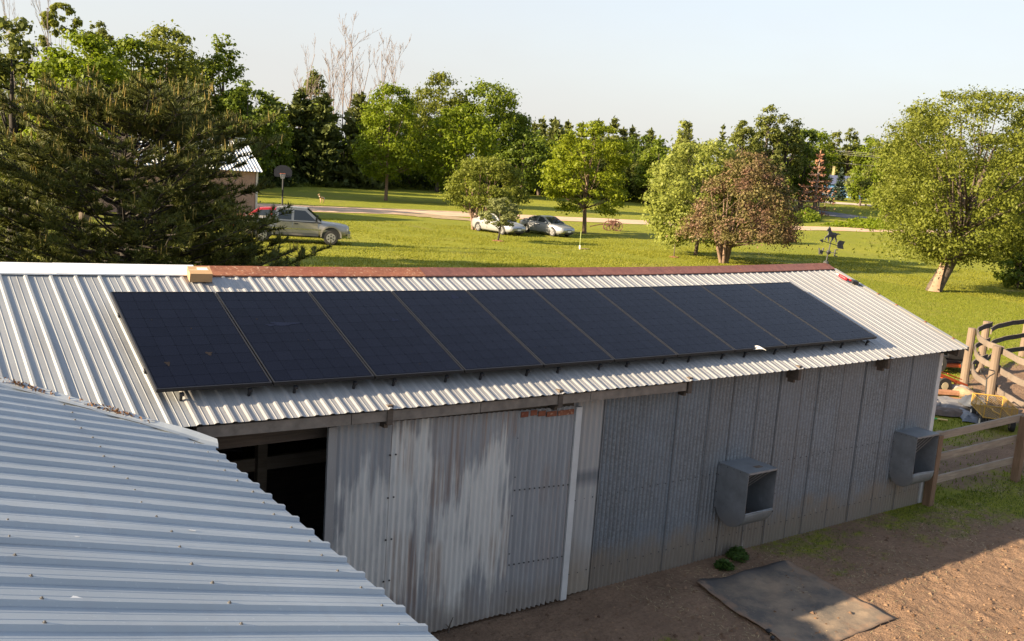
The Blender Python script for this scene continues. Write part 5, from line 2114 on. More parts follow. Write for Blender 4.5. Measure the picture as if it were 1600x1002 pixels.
conifer('pine_tree', (108.5, 91.3, 0), 'slim dark pine above the top of the pale blossoming tree', 13.3, 2.2, 'pine', 18, 6, 131, leaf=.6, dens=14, ragged=.5)
for i, (x, y, z, h, R, mt_, pf, lab) in enumerate((
        (129.7, 100.4, 0, 18.2, 3.3, 'olive', 'column', 'tall poplar above the burgundy tree, left and taller of the pair'),
        (134.9, 100.3, .2, 17.7, 3.0, 'olive', 'column', 'tall poplar above the burgundy tree, right of the pair'),
        (121.8, 98.8, 0, 14.8, 3.0, 'olive', 'column', 'shorter poplar left of the tall poplar pair'),
        (141.0, 100.5, .3, 14.8, 2.6, 'dark', 'oval', 'dark small-crowned tree right of the tall poplar pair'),
        (148.0, 106.0, .6, 14.8, 5.4, 'maple', 'round', 'bright green rounded tree right of the poplars'))):
    tree('b', 'poplar_tree' if i < 3 else 'ash_tree', (x, y, z), lab, h, R, pf, mt_, 44, 4200, .42, .12, seed=140 + i, rc=.28)
for i, (x, y, h, R, lab) in enumerate(((124.0, 93.5, 10.6, 3.0, 'dark pine left behind the top of the burgundy tree'), (119.2, 89.2, 10.2, 3.0, 'dark pine with visible tan trunk left of the rust-brown dead pine'), (146.0, 101.0, 12.0, 3.0, 'dark pine close behind the rust-brown dead pine'))):
    conifer('pine_tree', (x, y, 0), lab, h, R, 'pineo', 14, 7, 150 + i, 'pines beside the dead rust-brown pine', leaf=.62, dens=24, bark=M_BARKT, h0=.22, ragged=.45, rt=.18)
conifer('dead_pine', (133.0, 91.6, .1), 'rust-brown dead pine with bare pale trunk beside the utility pole', 10.7, 4.3, 'dead', 11, 6, 160, leaf=.62, dens=11, bark=M_BARKL, h0=.06, ragged=.35, rt=.26, droop=.15, tiprise=.1)

# --- far right
for i, (x, y, z, h, R, mt_, pf, lab) in enumerate((
        (199.5, 137.7, 3.3, 15.6, 2.1, 'olive', 'column', 'narrow poplar behind the blue house, left of two'),
        (203.9, 136.4, 3.4, 16.4, 2.7, 'olive', 'column', 'narrow poplar behind the blue house, right of two'),
        (206.0, 144.0, 3.8, 12.1, 5.4, 'mid', 'oval', 'green tree behind the left end of the blue house'),
        (210.1, 136.5, 3.7, 14.5, 6.2, 'mid', 'oval', 'broad green tree behind the right half of the blue house'),
        (203.0, 129.0, 3.3, 13.5, 5.4, 'mid', 'oval', 'green tree between the blue house and the large elm'),
        (201.0, 119.0, 3.0, 14.3, 5.0, 'elm', 'oval', 'tall green tree right of the blue house behind the elms'),
        (181.5, 117.5, 2.1, 6.2, 3.0, 'grey', 'round', 'grey-green round shrub in front of the blue house'),
        (190.0, 108.0, 2.5, 9.5, 4.5, 'mid', 'oval', 'green tree right of the white building behind the large elm'))):
    tree('b', 'poplar_tree' if i < 2 else 'ash_tree', (x, y, z), lab, h, R, pf, mt_, 34, 2600, .52, .12 if i != 2 else .2, seed=170 + i, n_l=10)
for i, (x, y, z, h, R, mt_, lab) in enumerate(((110.0, 117.7, 0, 11.2, 4.2, 'olive', 'olive tree behind the crown of the layered maple'), (108.6, 126.5, 0, 10.4, 3.8, 'mid', 'green tree left behind the layered maple, below the spruces'), (120.1, 122.1, 0, 12.2, 3.9, 'dark', 'dark leafy tree right of the spruce row'),
        (123.7, 71.5, 0, 12.6, 3.4, 'mid', 'green tree seen left of the large elm, in front of the blue house end'), (170.9, 108.9, 1.6, 7.6, 2.9, 'mid', 'small green tree before the right half of the blue house'), (168.9, 102.9, 1.4, 10.4, 4.2, 'olive', 'olive tree between the blue house and the large elm'))):
    tree('b', 'ash_tree', (x, y, z), lab, h, R, 'oval', mt_, 36, 3000, .42, .10, seed=190 + i)
conifer('spruce_tree', (180.6, 121.2, 2.26), 'small blue-green spruce standing before the blue house', 7.2, 2.0, 'blue', 16, 7, 180, leaf=.6, dens=14, h0=.03)


# --- undergrowth bands: nobody could count these bushes
def leaf_band(name, lab, line, hgt, dep, n, size, mat, seed, z0=0.0):
    r = np.random.default_rng(seed)
    line = [np.array(q, float) for q in line]
    seg = np.array([np.linalg.norm(b - a) for a, b in zip(line[:-1], line[1:])])
    k = r.choice(len(seg), n, p=seg / seg.sum())
    f = r.uniform(0, 1, n)
    A, B = np.array(line)[k], np.array(line)[k + 1]
    c = A + (B - A) * f[:, None]
    t = (B - A) / np.linalg.norm(B - A, axis=1)[:, None]
    nr = np.stack([-t[:, 1], t[:, 0]], 1)
    # lumpy bushes along the line
    s = np.cumsum(np.concatenate([[0], seg]))[k] + f * seg[k]
    top = hgt * (.55 + .45 * np.sin(s * .55 + 2 * np.sin(s * .21)) ** 2) * (.7 + .3 * np.sin(s * 1.7))
    u = r.uniform(-1, 1, n)
    z = np.abs(r.uniform(0, 1, n)) ** .7 * top * np.sqrt(np.maximum(.05, 1 - u * u))
    p = c + nr * (u * dep)[:, None]
    P = np.stack([p[:, 0], p[:, 1], np.array([terr(a, b) for a, b in p]) + z], 1)
    V, F = leaves_np(P, size, r, .6)
    return tag(np_mesh(name, V, F, LM[mat]), lab, kind='stuff')


leaf_band('undergrowth', 'dark undergrowth along the foot of the far wood', [(36, 101), (49, 116), (62, 123), (74, 126.5), (90, 127.5), (101, 128.5), (112, 121), (119, 113), (126, 103)], 4.6, 2.6, 17000, .62, 'under', 200)
leaf_band('woods', 'unbroken dark wood filling in behind the front row of trees', [(30, 104), (40, 118), (50, 127), (64, 131), (80, 133), (100, 134), (112, 124), (124, 108)], 12.5, 4.0, 20000, .85, 'dark', 201)
leaf_band('woods', 'mixed distant wood behind the burgundy tree and poplars', [(118, 110), (128, 106), (138, 106), (152, 128), (150, 146), (140, 158), (126, 166)], 12.0, 4.0, 14000, 1.0, 'mid', 202)
leaf_band('woods', 'distant dark wood behind the spruce row', [(112, 150), (126, 168), (138, 172), (150, 166), (156, 150)], 12.0, 3.0, 9000, 1.1, 'pineo', 208)
leaf_band('woods', 'distant green wood behind the blue house', [(190, 160), (206, 150), (216, 136), (218, 118), (208, 100), (190, 80)], 12.0, 5, 12000, 1.1, 'mid', 203)
leaf_band('undergrowth', 'bushes low behind the near pine and the shed', [(2, 40), (6, 48), (8, 58), (10, 68), (18, 70), (28, 73)], 4.0, 2.0, 7000, .3, 'under', 204)
leaf_band('undergrowth', 'brush between the driveway and the road', [(100, 73), (112, 77), (122, 84), (131, 92)], 1.7, 1.8, 3600, .4, 'mid', 205)
leaf_band('tall_grass', 'strip of unmown grass along the foot of the wood', [(44, 110), (50, 114), (62, 120.5), (74, 124), (90, 125), (101, 126), (112, 118), (117, 111)], 1.0, 1.5, 6000, .35, 'elm', 206)
leaf_band('tall_grass', 'rank green grass on the bank beside the road', [(106, 66), (116, 68), (124, 73), (133, 81)], .9, 3.5, 5000, .35, 'maple', 207)


# --- the big pine close behind the barn, and its neighbour at the left edge
def near_pine(loc, lab, h, R, seed, n_br, name='pine_tree', tufts=15, lo=.10, extra=()):
    r = np.random.default_rng(seed)
    o = thing(name, loc, lab, 'tree')
    mb = MB()
    mb.tube([(0, 0, -.2), (.1, 0, h * .3), (-.05, .1, h * .62), (.1, .05, h * .9)], [.19, .15, .09, .03], 9)
    T, TD, CN = [], [], []
    for b in range(n_br + len(extra)):
        t = (b + r.uniform(0, 1)) / n_br
        if b >= n_br:
            t = (extra[b - n_br][0] / h - lo) / (.82 - lo)
        z = h * (lo + (.82 - lo) * t)
        a = r.uniform(0, 2 * math.pi)
        L = R * (1 - t ** 2.6) ** .5 * (r.uniform(.50, .84) if t > .5 else r.uniform(.58, .95)) + .2
        rise = r.uniform(-.02, .40) + .35 * t
        if b >= n_br:
            z, a, L = extra[b - n_br]
            rise = r.uniform(.0, .22)
        dx = np.array([math.cos(a), math.sin(a), 0])
        s = np.array([0, 0, z])
        e = s + dx * L + np.array([0, 0, rise * L])
        e[2] = min(e[2], h)
        m = (s + e) / 2 + np.array([0, 0, -.12 * L]) + r.normal(size=3) * .08
        q0 = .042 * (1 - .6 * t)
        pts = [(1 - f) ** 2 * s + 2 * f * (1 - f) * m + f * f * e for f in np.linspace(0, 1, 6)]
        mb.tube(pts, [q0, q0 * .8, q0 * .6, q0 * .45, q0 * .3, q0 * .15], 5, cap=False)
        # side shoots
        nsh = int(4 + L * 3.4)
        for k in range(nsh):
            f = r.uniform(.28, 1.0) ** .8
            c = (1 - f) ** 2 * s + 2 * f * (1 - f) * m + f * f * e
            sd_ = np.array([-dx[1], dx[0], 0]) * r.choice([-1, 1]) * r.uniform(.3, 1.0) + dx * r.uniform(.2, .9) + np.array([0, 0, r.uniform(.05, .55)])
            sl = r.uniform(.25, .75) * (1.15 - .5 * f)
            e2 = c + sd_ / np.linalg.norm(sd_) * sl
            mb.tube([c, e2], [.012, .005], 3, cap=False)
            nt = max(3, int(sl * tufts))
            for w in range(nt):
                g = (w + 1) / nt
                T.append(c + (e2 - c) * g)
                d = sd_ / np.linalg.norm(sd_) * .7 + np.array([0, 0, .55]) + r.normal(size=3) * .15
                TD.append(d / np.linalg.norm(d))
            CN.append((e2, f, e2[2] / h, np.hypot(e2[0], e2[1]) / R))
    T, TD = np.array(T), np.array(TD)
    # needles: a spreading brush per tuft
    nn = 15
    n = len(T)
    B = np.repeat(T, nn, 0)
    D = np.repeat(TD, nn, 0) + r.normal(size=(n * nn, 3)) * .52
    D /= np.linalg.norm(D, axis=1)[:, None]
    L = r.uniform(.09, .17, n * nn)[:, None]
    S = np.cross(D, r.normal(size=(n * nn, 3)))
    S /= np.linalg.norm(S, axis=1)[:, None] + 1e-9
    w = .011
    V = np.stack([B - S * w, B + S * w, B + D * L], 1).reshape(-1, 3)
    np_mesh('needles', V, np.arange(3 * n * nn).reshape(-1, 3), LM['fore'], o)
    # candles on the upper and outer shoots
    cv, cf = [], []
    for (p_, f, zz, rr) in CN:
        out = max(zz, rr * .8)
        if r.uniform() > .03 + 1.25 * max(0, out - .58) * 1.6:
            continue
        for q in range(r.integers(1, 4)):
            hgt = r.uniform(.10, .24)
            b = p_ + r.normal(size=3) * np.array([.05, .05, .015])
            tp = b + np.array([r.normal() * .02, r.normal() * .02, hgt])
            k = len(cv)
            rw = .011
            for z_, ww in ((b, rw), ((b + tp) / 2, rw * .9), (tp, rw * .3)):
                for a in (0, 2.1, 4.2):
                    cv.append(z_ + np.array([math.cos(a) * ww, math.sin(a) * ww, 0]))
            for l in (0, 3):
                for j in range(3):
                    j2 = (j + 1) % 3
                    cf.append((k + l + j, k + l + j2, k + l + 3 + j2, k + l + 3 + j))
    tag(np_mesh('candles', np.array(cv), np.array(cf), LM['candle'], o), kind='stuff')
    mb.build('trunk', M_BARKD, o, smooth=True)
    return o


_re = random.Random(4)
EXB = [(1.0 + 3.0 * k / 30, -.63 + _re.uniform(-.42, .42), _re.uniform(2.2, 3.15) - (.4 if k > 24 else 0)) for k in range(30)]
near_pine((2.45, 9.65, 0), 'big dark pine with upright tan candles close behind the barn at the left', 6.7, 3.9, 301, 250, extra=EXB)
near_pine((-1.5, 7.6, 0), 'second dark pine at the left edge of the picture, only its right boughs in view', 7.5, 1.75, 302, 110)
# ------------------------------------------------------------------ far shed
M_SHEDW = wood_mat('pinkish_shed_siding', (.30, .18, .14), (.40, .26, .20), True)
M_SHEDR = galv_roof_mat('pale_shed_roof', (.60, .62, .62), (.45, .42, .38), .25, .5)
sh = thing('shed', (23.0, 57.6, 0), 'reddish-tan shed with a pale ribbed metal roof half hidden by the near pine', 'shed')
Ls, Ds, He, Hr = 13.0, 7.0, 3.45, 5.5
for y, a, b in ((0, -Ls, 0), (Ds, -Ls, 0)):
    for k in range(int(Ls / 1.0)):
        MB().box((a + .5 + k * 1.0, y + (.006 if k % 2 else 0), He / 2), (.985, .08, He)).build('siding_panel', M_SHEDW, sh)
MB().prism([(0, 0), (Ds, 0), (Ds, He), (Ds / 2, Hr - .05), (0, He)], lambda q: (.02, q[0], q[1]), lambda q: (.10, q[0], q[1])).build('gable_wall', M_SHEDW, sh)
MB().prism([(0, 0), (Ds, 0), (Ds, He), (Ds / 2, Hr - .05), (0, He)], lambda q: (-Ls - .1, q[0], q[1]), lambda q: (-Ls - .02, q[0], q[1])).build('gable_wall', M_SHEDW, sh)
MB().box((.13, -.03, He / 2), (.14, .14, He)).build('corner_board', plain('white_corner', (.55, .5, .46), .7), sh)
for sgn in (0, 1):
    for k in range(7):
        P = []
        x0 = -Ls - .4 + k * 2.0
        x1 = min(x0 + 2.02, .45)
        for i in range(2):
            row = []
            for j in range(int((x1 - x0) / .25) + 1):
                for dx, hh in ((0, 0), (.03, .04), (.07, .04), (.10, 0)):
                    x = min(x0 + j * .25 + dx, x1)
                    f = i
                    y = -.4 + (Ds / 2 + .4) * f
                    z = He - .24 + (Hr - He + .24) * f + hh + .003 * (k % 2)
                    row.append((x, y if sgn == 0 else Ds - y, z))
            P.append(row)
        MB().grid(P).build('roof_sheet', M_SHEDR, sh)
MB().beam((-Ls - .4, Ds / 2, Hr + .03), (.45, Ds / 2, Hr + .03), .4, .06).build('ridge_cap', M_WHITE, sh)
MB().box((-2.2, -.07, 1.15), (1.0, .05, 2.1)).build('door', plain('brown_door', (.15, .07, .05), .7), sh)
MB().box((-5.5, -.07, 1.8), (1.1, .05, .9)).build('window', plain('dark_window', (.03, .035, .04), .15), sh)

# ------------------------------------------------------------------ blue house, white building
az = math.atan2(123.44 - 130.91, 197.27 - 189.59)
M_BLUE = plain('blue_siding', (.06, .16, .33), .6, 0, .12, 1.5)
M_BLUER = plain('dark_blue_shingles', (.055, .07, .13), .9, 0, .25, 2)
M_GLASSD = plain('dark_glass', (.02, .025, .03), .1, 0, .1)
bh = thing('blue_house', (189.6, 130.9, 2.85), 'distant blue house with a dark blue roof half hidden by a spruce', 'house', None, az)
for k in range(9):
    MB().box((6.0, 3, .17 + k * .33), (13.0 - .02 * (k % 2), 6, .318)).build('siding_board', M_BLUE, bh)
rf = MB().prism([(-.5, 2.95), (3, 5.1), (6.5, 2.95)], lambda q: (-.9, q[0], q[1]), lambda q: (12.9, q[0], q[1])).build('roof', M_BLUER, bh)
MB().box((1.4, 3.4, 5.9), (.45, .45, 2.6)).build('chimney', plain('pale_yellow_flue', (.36, .30, .15), .7), rf)
for x in (2.2, 6.5, 10.4):
    w_ = MB().box((x, -.05, 1.75), (1.2, .1, 1.1)).build('window', M_GLASSD, bh)
    MB().box((x, -.08, 1.75), (1.3, .04, .07)).box((x, -.08, 1.15), (1.4, .1, .08)).box((x, -.08, 2.35), (1.4, .08, .08)).build('frame', M_WTRIM, w_)
d_ = MB().box((4.4, -.05, 1.05), (1.0, .1, 2.0)).build('door', plain('pale_blue_door', (.2, .33, .5), .5), bh)
wb = thing('white_building', (192.6, 116.5, 2.6), 'white building glimpsed through the crown of the large elm', 'building', None, az)
MB().box((4.5, 3, 1.9), (9, 6, 3.8)).build('wall', plain('white_siding', (.62, .62, .60), .6, 0, .06), wb)
MB().prism([(-.5, 3.8), (3, 5.6), (6.5, 3.8)], lambda q: (-.5, q[0], q[1]), lambda q: (9.5, q[0], q[1])).build('roof', plain('pale_grey_roof', (.45, .45, .45), .8), wb)
for x in (1.2, 3.4, 5.6, 7.8):
    MB().box((x, -.04, 2.1), (.9, .08, 1.3)).build('window', M_GLASSD, wb)

sg = thing('sign_board', (158.9, 108.6, 1.2), 'small white square sign with a dark spot beside the utility pole', 'sign', None, az)
MB().box((0, 0, 2.65), (.95, .08, .95)).build('board', plain('white_sign', (.78, .78, .76), .5, 0, .03), sg)
MB().cyl((.08, -.045, 2.6), (0, 1, 0), .2, .02, 14).build('dark_spot', M_BLACK, sg)
MB().box((0, .06, 1.1), (.12, .08, 2.2)).build('post', M_TIMBER, sg)

# ------------------------------------------------------------------ utility pole and wires
M_POLE = wood_mat('utility_pole_wood', (.36, .28, .21), (.5, .4, .3), True)
up_ = thing('utility_pole', (150.1, 103.5, .75), 'pale wooden utility pole with one crossarm right of the dead rust-brown pine', 'utility pole')
MB().tube([(0, 0, -.5), (0, 0, 10.9)], [.20, .14], 10).build('pole', M_POLE, up_)
wd = Vector((10.8, -15.0, .9)).normalized()
pd = Vector((-wd.y, wd.x, 0)).normalized()
MB().beam(pd * -1.2 + Vector((0, 0, 9.9)), pd * 1.2 + Vector((0, 0, 9.9)), .12, .14).build('crossarm', M_POLE, up_)
for k in (-1.0, -.4, .4, 1.0):
    MB().tube([pd * k + Vector((0, 0, 9.97)), pd * k + Vector((0, 0, 10.2))], .06, 6).build('insulator', M_WTRIM, up_)
MB().tube([(.3, 0, 8.2), (.3, 0, 9.1)], .2, 10).build('transformer', plain('grey_can', (.35, .35, .35), .5), up_)
M_WIRE = plain('wire', (.16, .16, .12), .6)
for k, (off, z, lab) in enumerate(((-1.0, 11.2, 'uppermost of the four overhead wires beside the utility pole'), (1.0, 10.95, 'second of the four overhead wires from the top'), (.4, 10.6, 'third of the four overhead wires from the top'), (0, 9.0, 'lowest of the four overhead wires, hung well below the others'))):
    c = Vector((150.1, 103.5, .75)) + pd * off
    pts = []
    for i in range(-9, 21):
        t = i / 20
        q = c + wd * (t * 55)
        pts.append((q.x, q.y, z + .75 + (1.1 * (abs(t) * 2 - 1) ** 2 - 1.1) * .4))
    w_ = MB().tube(pts, .035, 5).build('power_line', M_WIRE)
    tag(w_, lab, 'wire', 'overhead wires along the road')

# ------------------------------------------------------------------ basketball hoop
hp_ = thing('basketball_hoop', (27.7, 63.9, 0), 'black basketball backboard on a dark pole beside the gravel drive', 'basketball hoop', None, -.45)
M_HOOP = plain('dark_hoop_paint', (.02, .021, .026), .5)
M_BOARD = plain('smoked_backboard', (.022, .024, .032), .7, 0, .15, 6, .1)
MB().tube([(0, 0, -.2), (0, 0, 3.3)], .065, 10).build('pole', M_HOOP, hp_)
fan = [(-.62, 0)] + [(-.70, .15), (-.70, .55), (-.5, .80), (-.2, .93), (.2, .93), (.5, .80), (.70, .55), (.70, .15)] + [(.62, 0)]
MB().prism(fan, lambda q: (q[0], -.32, q[1] + 2.75), lambda q: (q[0], -.29, q[1] + 2.75)).build('backboard', M_BOARD, hp_)
m = MB()
for a, b in ((-.45, .45), (.45, -.45)):
    m.beam((a, -.27, 2.85), (b * .6, -.27, 3.5), .04, .03)
m.beam((-.6, -.27, 3.1), (.6, -.27, 3.1), .03, .04).beam((0, 0, 3.2), (0, -.28, 3.2), .05, .05)
m.build('brace', M_HOOP, hp_)
MB().torus((0, -.60, 3.02), (0, 0, 1), .225, .012, 18, 6).build('rim', plain('rim_orange', (.35, .08, .03), .5), hp_)
net = MB()
for k in range(12):
    a = k * math.pi / 6
    net.tube([(.22 * math.cos(a), -.6 + .22 * math.sin(a), 3.01), (.13 * math.cos(a + .5), -.6 + .13 * math.sin(a + .5), 2.62)], .006, 3)
    net.tube([(.22 * math.cos(a), -.6 + .22 * math.sin(a), 3.01), (.13 * math.cos(a - .5), -.6 + .13 * math.sin(a - .5), 2.62)], .006, 3)
net.build('net', M_WTRIM, hp_)

# ------------------------------------------------------------------ lawn ornament, pipe
fa = thing('lawn_deer', (36.8, 76.4, 0), 'tan fawn figure standing on the far lawn under the dead trees', 'lawn ornament', None, .2)
M_TAN = plain('tan_plastic', (.42, .26, .14), .7, 0, .2, 12)
m = MB().ball((0, 0, .52), (.27, .11, .13), 12, 8).tube([(-.2, 0, .56), (-.30, 0, .72), (-.34, 0, .80)], [.085, .06, .055], 8).ball((-.40, 0, .82), (.10, .055, .06), 8, 6)
for sx in (-.16, .18):
    for sy in (-.06, .06):
        m.tube([(sx, sy, .46), (sx + .02, sy, .26), (sx - .01, sy, 0)], [.045, .025, .018], 6)
m.tube([(-.34, .04, .87), (-.31, .09, .94)], [.03, .005], 5).tube([(-.34, -.04, .87), (-.31, -.09, .94)], [.03, .005], 5).tube([(.26, 0, .56), (.32, 0, .5)], [.03, .01], 5)
m.build('body', M_TAN, fa, smooth=True)
MB().ball((-.30, 0, .68), (.05, .06, .08), 8, 6).ball((.27, 0, .48), (.04, .07, .08), 8, 6).build('white_patch', plain('white_patch', (.7, .66, .6), .7), fa)
pi_ = thing('well_pipe', (36.8, 36.8, 0), 'short white pipe with a thin green stake in the lawn below the layered maple', 'pipe')
MB().tube([(-.04, 0, -.1), (-.04, 0, .26)], .055, 10).build('pipe', M_WHITE, pi_)
MB().tube([(.04, .12, -.1), (.05, .12, 1.15)], .018, 6).build('stake', plain('green_stake', (.36, .42, .14), .6), pi_)
MB().box((.5, .2, .02), (.7, .25, .04)).build('stone_slab', M_ROCK1, pi_)

# ------------------------------------------------------------------ vehicles
M_SILVER = NT('silver_paint').done((.37, .38, .39), .3, .5)
M_PEWTER = NT('pewter_paint').done((.33, .31, .275), .32, .45)
M_CLAD = plain('grey_cladding', (.14, .13, .12), .5)
M_CARRED = NT('red_paint').done((.36, .015, .025), .35, .1)
M_TRIMB = plain('black_trim', (.015, .015, .016), .5)
M_GLASS = NT('car_glass').done((.022, .028, .032), .06, 0.0, .6)
M_LAMP = NT('headlamp').done((.55, .56, .56), .1, .3)
M_TAIL = NT('tail_lamp').done((.30, .01, .01), .2)
M_RIM = plain('alloy_rim', (.33, .33, .33), .35, .6)
M_CHROME = NT('chrome').done((.6, .6, .6), .15, .9)


def body_loft(st, mat, name, root, shrink=.80):
    """st: (x, zbot, zshoulder, ztop, halfwidth)"""
    rows = []
    for x, zb, zs, zt, w in st:
        half = [(w * .90, zb), (w * .985, zb + .10), (w, (zb + zs) / 2 + .04), (w * .975, zs), (w * .93, zs + (zt - zs) * .6), (w * shrink, zt), (w * .4, zt + .012)]
        rows.append([(x, -a, b) for a, b in half] + [(x, a, b) for a, b in half[::-1]])
    n = len(rows[0])
    mb = MB()
    vs = [q for r_ in rows for q in r_]
    fs = []
    for i in range(len(rows) - 1):
        for j in range(n):
            j2 = (j + 1) % n
            fs.append((i * n + j, (i + 1) * n + j, (i + 1) * n + j2, i * n + j2))
    fs.append(tuple(range(n)))
    fs.append(tuple((len(rows) - 1) * n + j for j in range(n - 1, -1, -1)))
    mb.add(vs, fs)
    o = mb.build(name, mat, root, smooth=True)
    return o


def cabin(root, mat, prof, wb, wt, name='cabin'):
    """prof: (x, z, f) outline of the cabin in side view, f = 0 belt .. 1 roof"""
    mb = MB()
    P = []
    for sy in (-1, 1):
        P.append([(x, sy * (wb + (wt - wb) * f), z) for x, z, f in prof])
    n = len(prof)
    mb.add(P[0] + P[1], [tuple(range(n)), tuple(range(2 * n - 1, n - 1, -1))] + [(i, n + i, n + (i + 1) % n, (i + 1) % n) for i in range(n)])
    return mb.build(name, mat, root)


def side_panel(root, name, poly, yf, t, mat, both=True):
    out = []
    for sy in ((-1, 1) if both else (-1,)):
        m = MB()
        m.prism(poly, lambda q: (q[0], sy * (yf(q[1]) - .01), q[1]), lambda q: (q[0], sy * (yf(q[1]) + t), q[1]))
        out.append(m.build(name, mat, root))
    return out


def wheel(root, x, y, r_, w, spokes=5, rim=None):
    s = 1 if y > 0 else -1
    wl_ = MB().tube([(x, y - s * w / 2, r_), (x, y - s * w * .35, r_), (x, y + s * w * .3, r_), (x, y + s * w * .42, r_)], [r_ * .9, r_, r_, r_ * .88], 22).build('wheel', M_TYRE, root)
    m = MB().cyl((x, y + s * w * .40, r_), (0, 1, 0), r_ * .62, .03, 18)
    m.build('rim', M_RIM, wl_)
    m = MB().cyl((x, y + s * (w * .42 + .012), r_), (0, 1, 0), r_ * .14, .02, 8)
    for k in range(spokes):
        a = 2 * math.pi * k / spokes + .5
        m.cyl((x + r_ * .40 * math.cos(a), y + s * (w * .42 + .008), r_ + r_ * .40 * math.sin(a)), (0, 1, 0), r_ * .11, .012, 8)
    m.build('rim_holes', M_TRIMB, wl_)


def arch(root, x, y, r_, zb):
    s = 1 if y > 0 else -1
    pts = [(x + r_ * math.cos(a), r_ * .93 + r_ * math.sin(a) * 1.0) for a in np.linspace(-.25, math.pi + .25, 15)]
    MB().prism(pts, lambda q: (q[0], y - s * .12, q[1] - r_ * .0), lambda q: (q[0], y + s * .008, q[1])).build('wheel_arch', M_TRIMB, root)


def sedan(name, loc, rz, lab, coupe=False, M_SILVER=M_SILVER):
    o = thing(name, loc, lab, 'car', None, rz)
    L = 4.6
    W2 = .87
    st = [(-2.30, .42, .70, .80, .62), (-2.24, .30, .78, .92, .76), (-1.9, .22, .80, .98, .84), (-1.0, .20, .82, .97, W2), (0, .20, .80, .94, W2), (.8, .20, .78, .93, W2),
          (1.25, .20, .76, .90, W2), (1.75, .22, .70, .82, .85), (2.10, .26, .62, .73, .77), (2.26, .32, .56, .64, .66), (2.31, .38, .50, .56, .56)]
    body_loft(st, M_SILVER, 'body', o)
    if coupe:
        pr = [(-1.85, .93, 0), (-.95, 1.36, 1), (-.3, 1.43, 1), (.25, 1.38, 1), (1.15, .91, 0)]
    else:
        pr = [(-1.65, .94, 0), (-.98, 1.38, 1), (-.3, 1.44, 1), (.2, 1.39, 1), (1.12, .91, 0)]
    wb_, wt_ = .80, .60
    cabin(o, M_SILVER, pr, wb_, wt_)
    yf = lambda z: wb_ + (wt_ - wb_) * min(1, max(0, (z - .92) / .46)) + .0
    # glass a little proud of the cabin shell
    side_panel(o, 'side_window', [(-1.30 if not coupe else -1.45, .99), (-.90, 1.31), (-.34, 1.36), (-.34, .98)], yf, .008, M_GLASS)
    side_panel(o, 'side_window', [(-.26, .98), (-.26, 1.365), (.16, 1.32), (.82, .97)], yf, .008, M_GLASS)

    def cross(p, q, wp, wq, nm):
        d = Vector((q[1] - p[1], 0, p[0] - q[0])).normalized()
        if d.z < 0:
            d = -d
        e = d * .008
        MB().add([(p[0] + e.x, -wp, p[1] + e.z), (p[0] + e.x, wp, p[1] + e.z), (q[0] + e.x, wq, q[1] + e.z), (q[0] + e.x, -wq, q[1] + e.z)], [(0, 1, 2, 3)]).build(nm, M_GLASS, o)
    cross((1.09, .935), (.30, 1.352), .73, .58, 'windshield')
    cross((pr[0][0] + .1, .975), (pr[1][0] - .04, 1.335), .70, .58, 'rear_window')
    if coupe:
        MB().beam((-1.95, -.6, 1.06), (-1.95, .6, 1.06), .18, .03).box((-1.95, -.5, 1.01), (.08, .04, .1)).box((-1.95, .5, 1.01), (.08, .04, .1)).build('spoiler', M_SILVER, o)
    for x in (1.38, -1.35):
        for sy in (-1, 1):
            arch(o, x, sy * (W2 - .015), .37, 0)
            wheel(o, x, sy * (W2 - .10), .315, .2, 5, M_TRIMB if coupe else None)
    for sy in (-1, 1):
        MB().ball((2.06, sy * .60, .635), (.16, .17, .075), 12, 8).build('headlight', M_LAMP, o, smooth=True)
        MB().box((-2.27, sy * .58, .80), (.07, .22, .14)).build('tail_light', M_TAIL, o)
        MB().ball((.72, sy * .93, .98), (.09, .11, .07), 10, 6).build('mirror', M_SILVER, o)
        MB().box((-.02, sy * .882, .76), (.18, .02, .03)).build('door_handle', M_TRIMB, o)
        MB().box((-.30, sy * .868, .58), (.012, .02, .5)).box((.86, sy * .862, .56), (.012, .03, .46)).build('door_seam', M_TRIMB, o)
    MB().box((2.285, 0, .34), (.09, .9, .09)).build('lower_grille', M_TRIMB, o)
    MB().box((2.285, 0, .545), (.06, .52, .045)).build('grille', M_TRIMB, o)
    MB().box((2.325, 0, .44), (.02, .32, .13)).build('licence_plate', plain('plate_white', (.7, .7, .72), .5, 0, .03), o)
    MB().box((0, 0, .25), (3.9, 1.45, .16)).build('underbody', M_TRIMB, o)
    return o


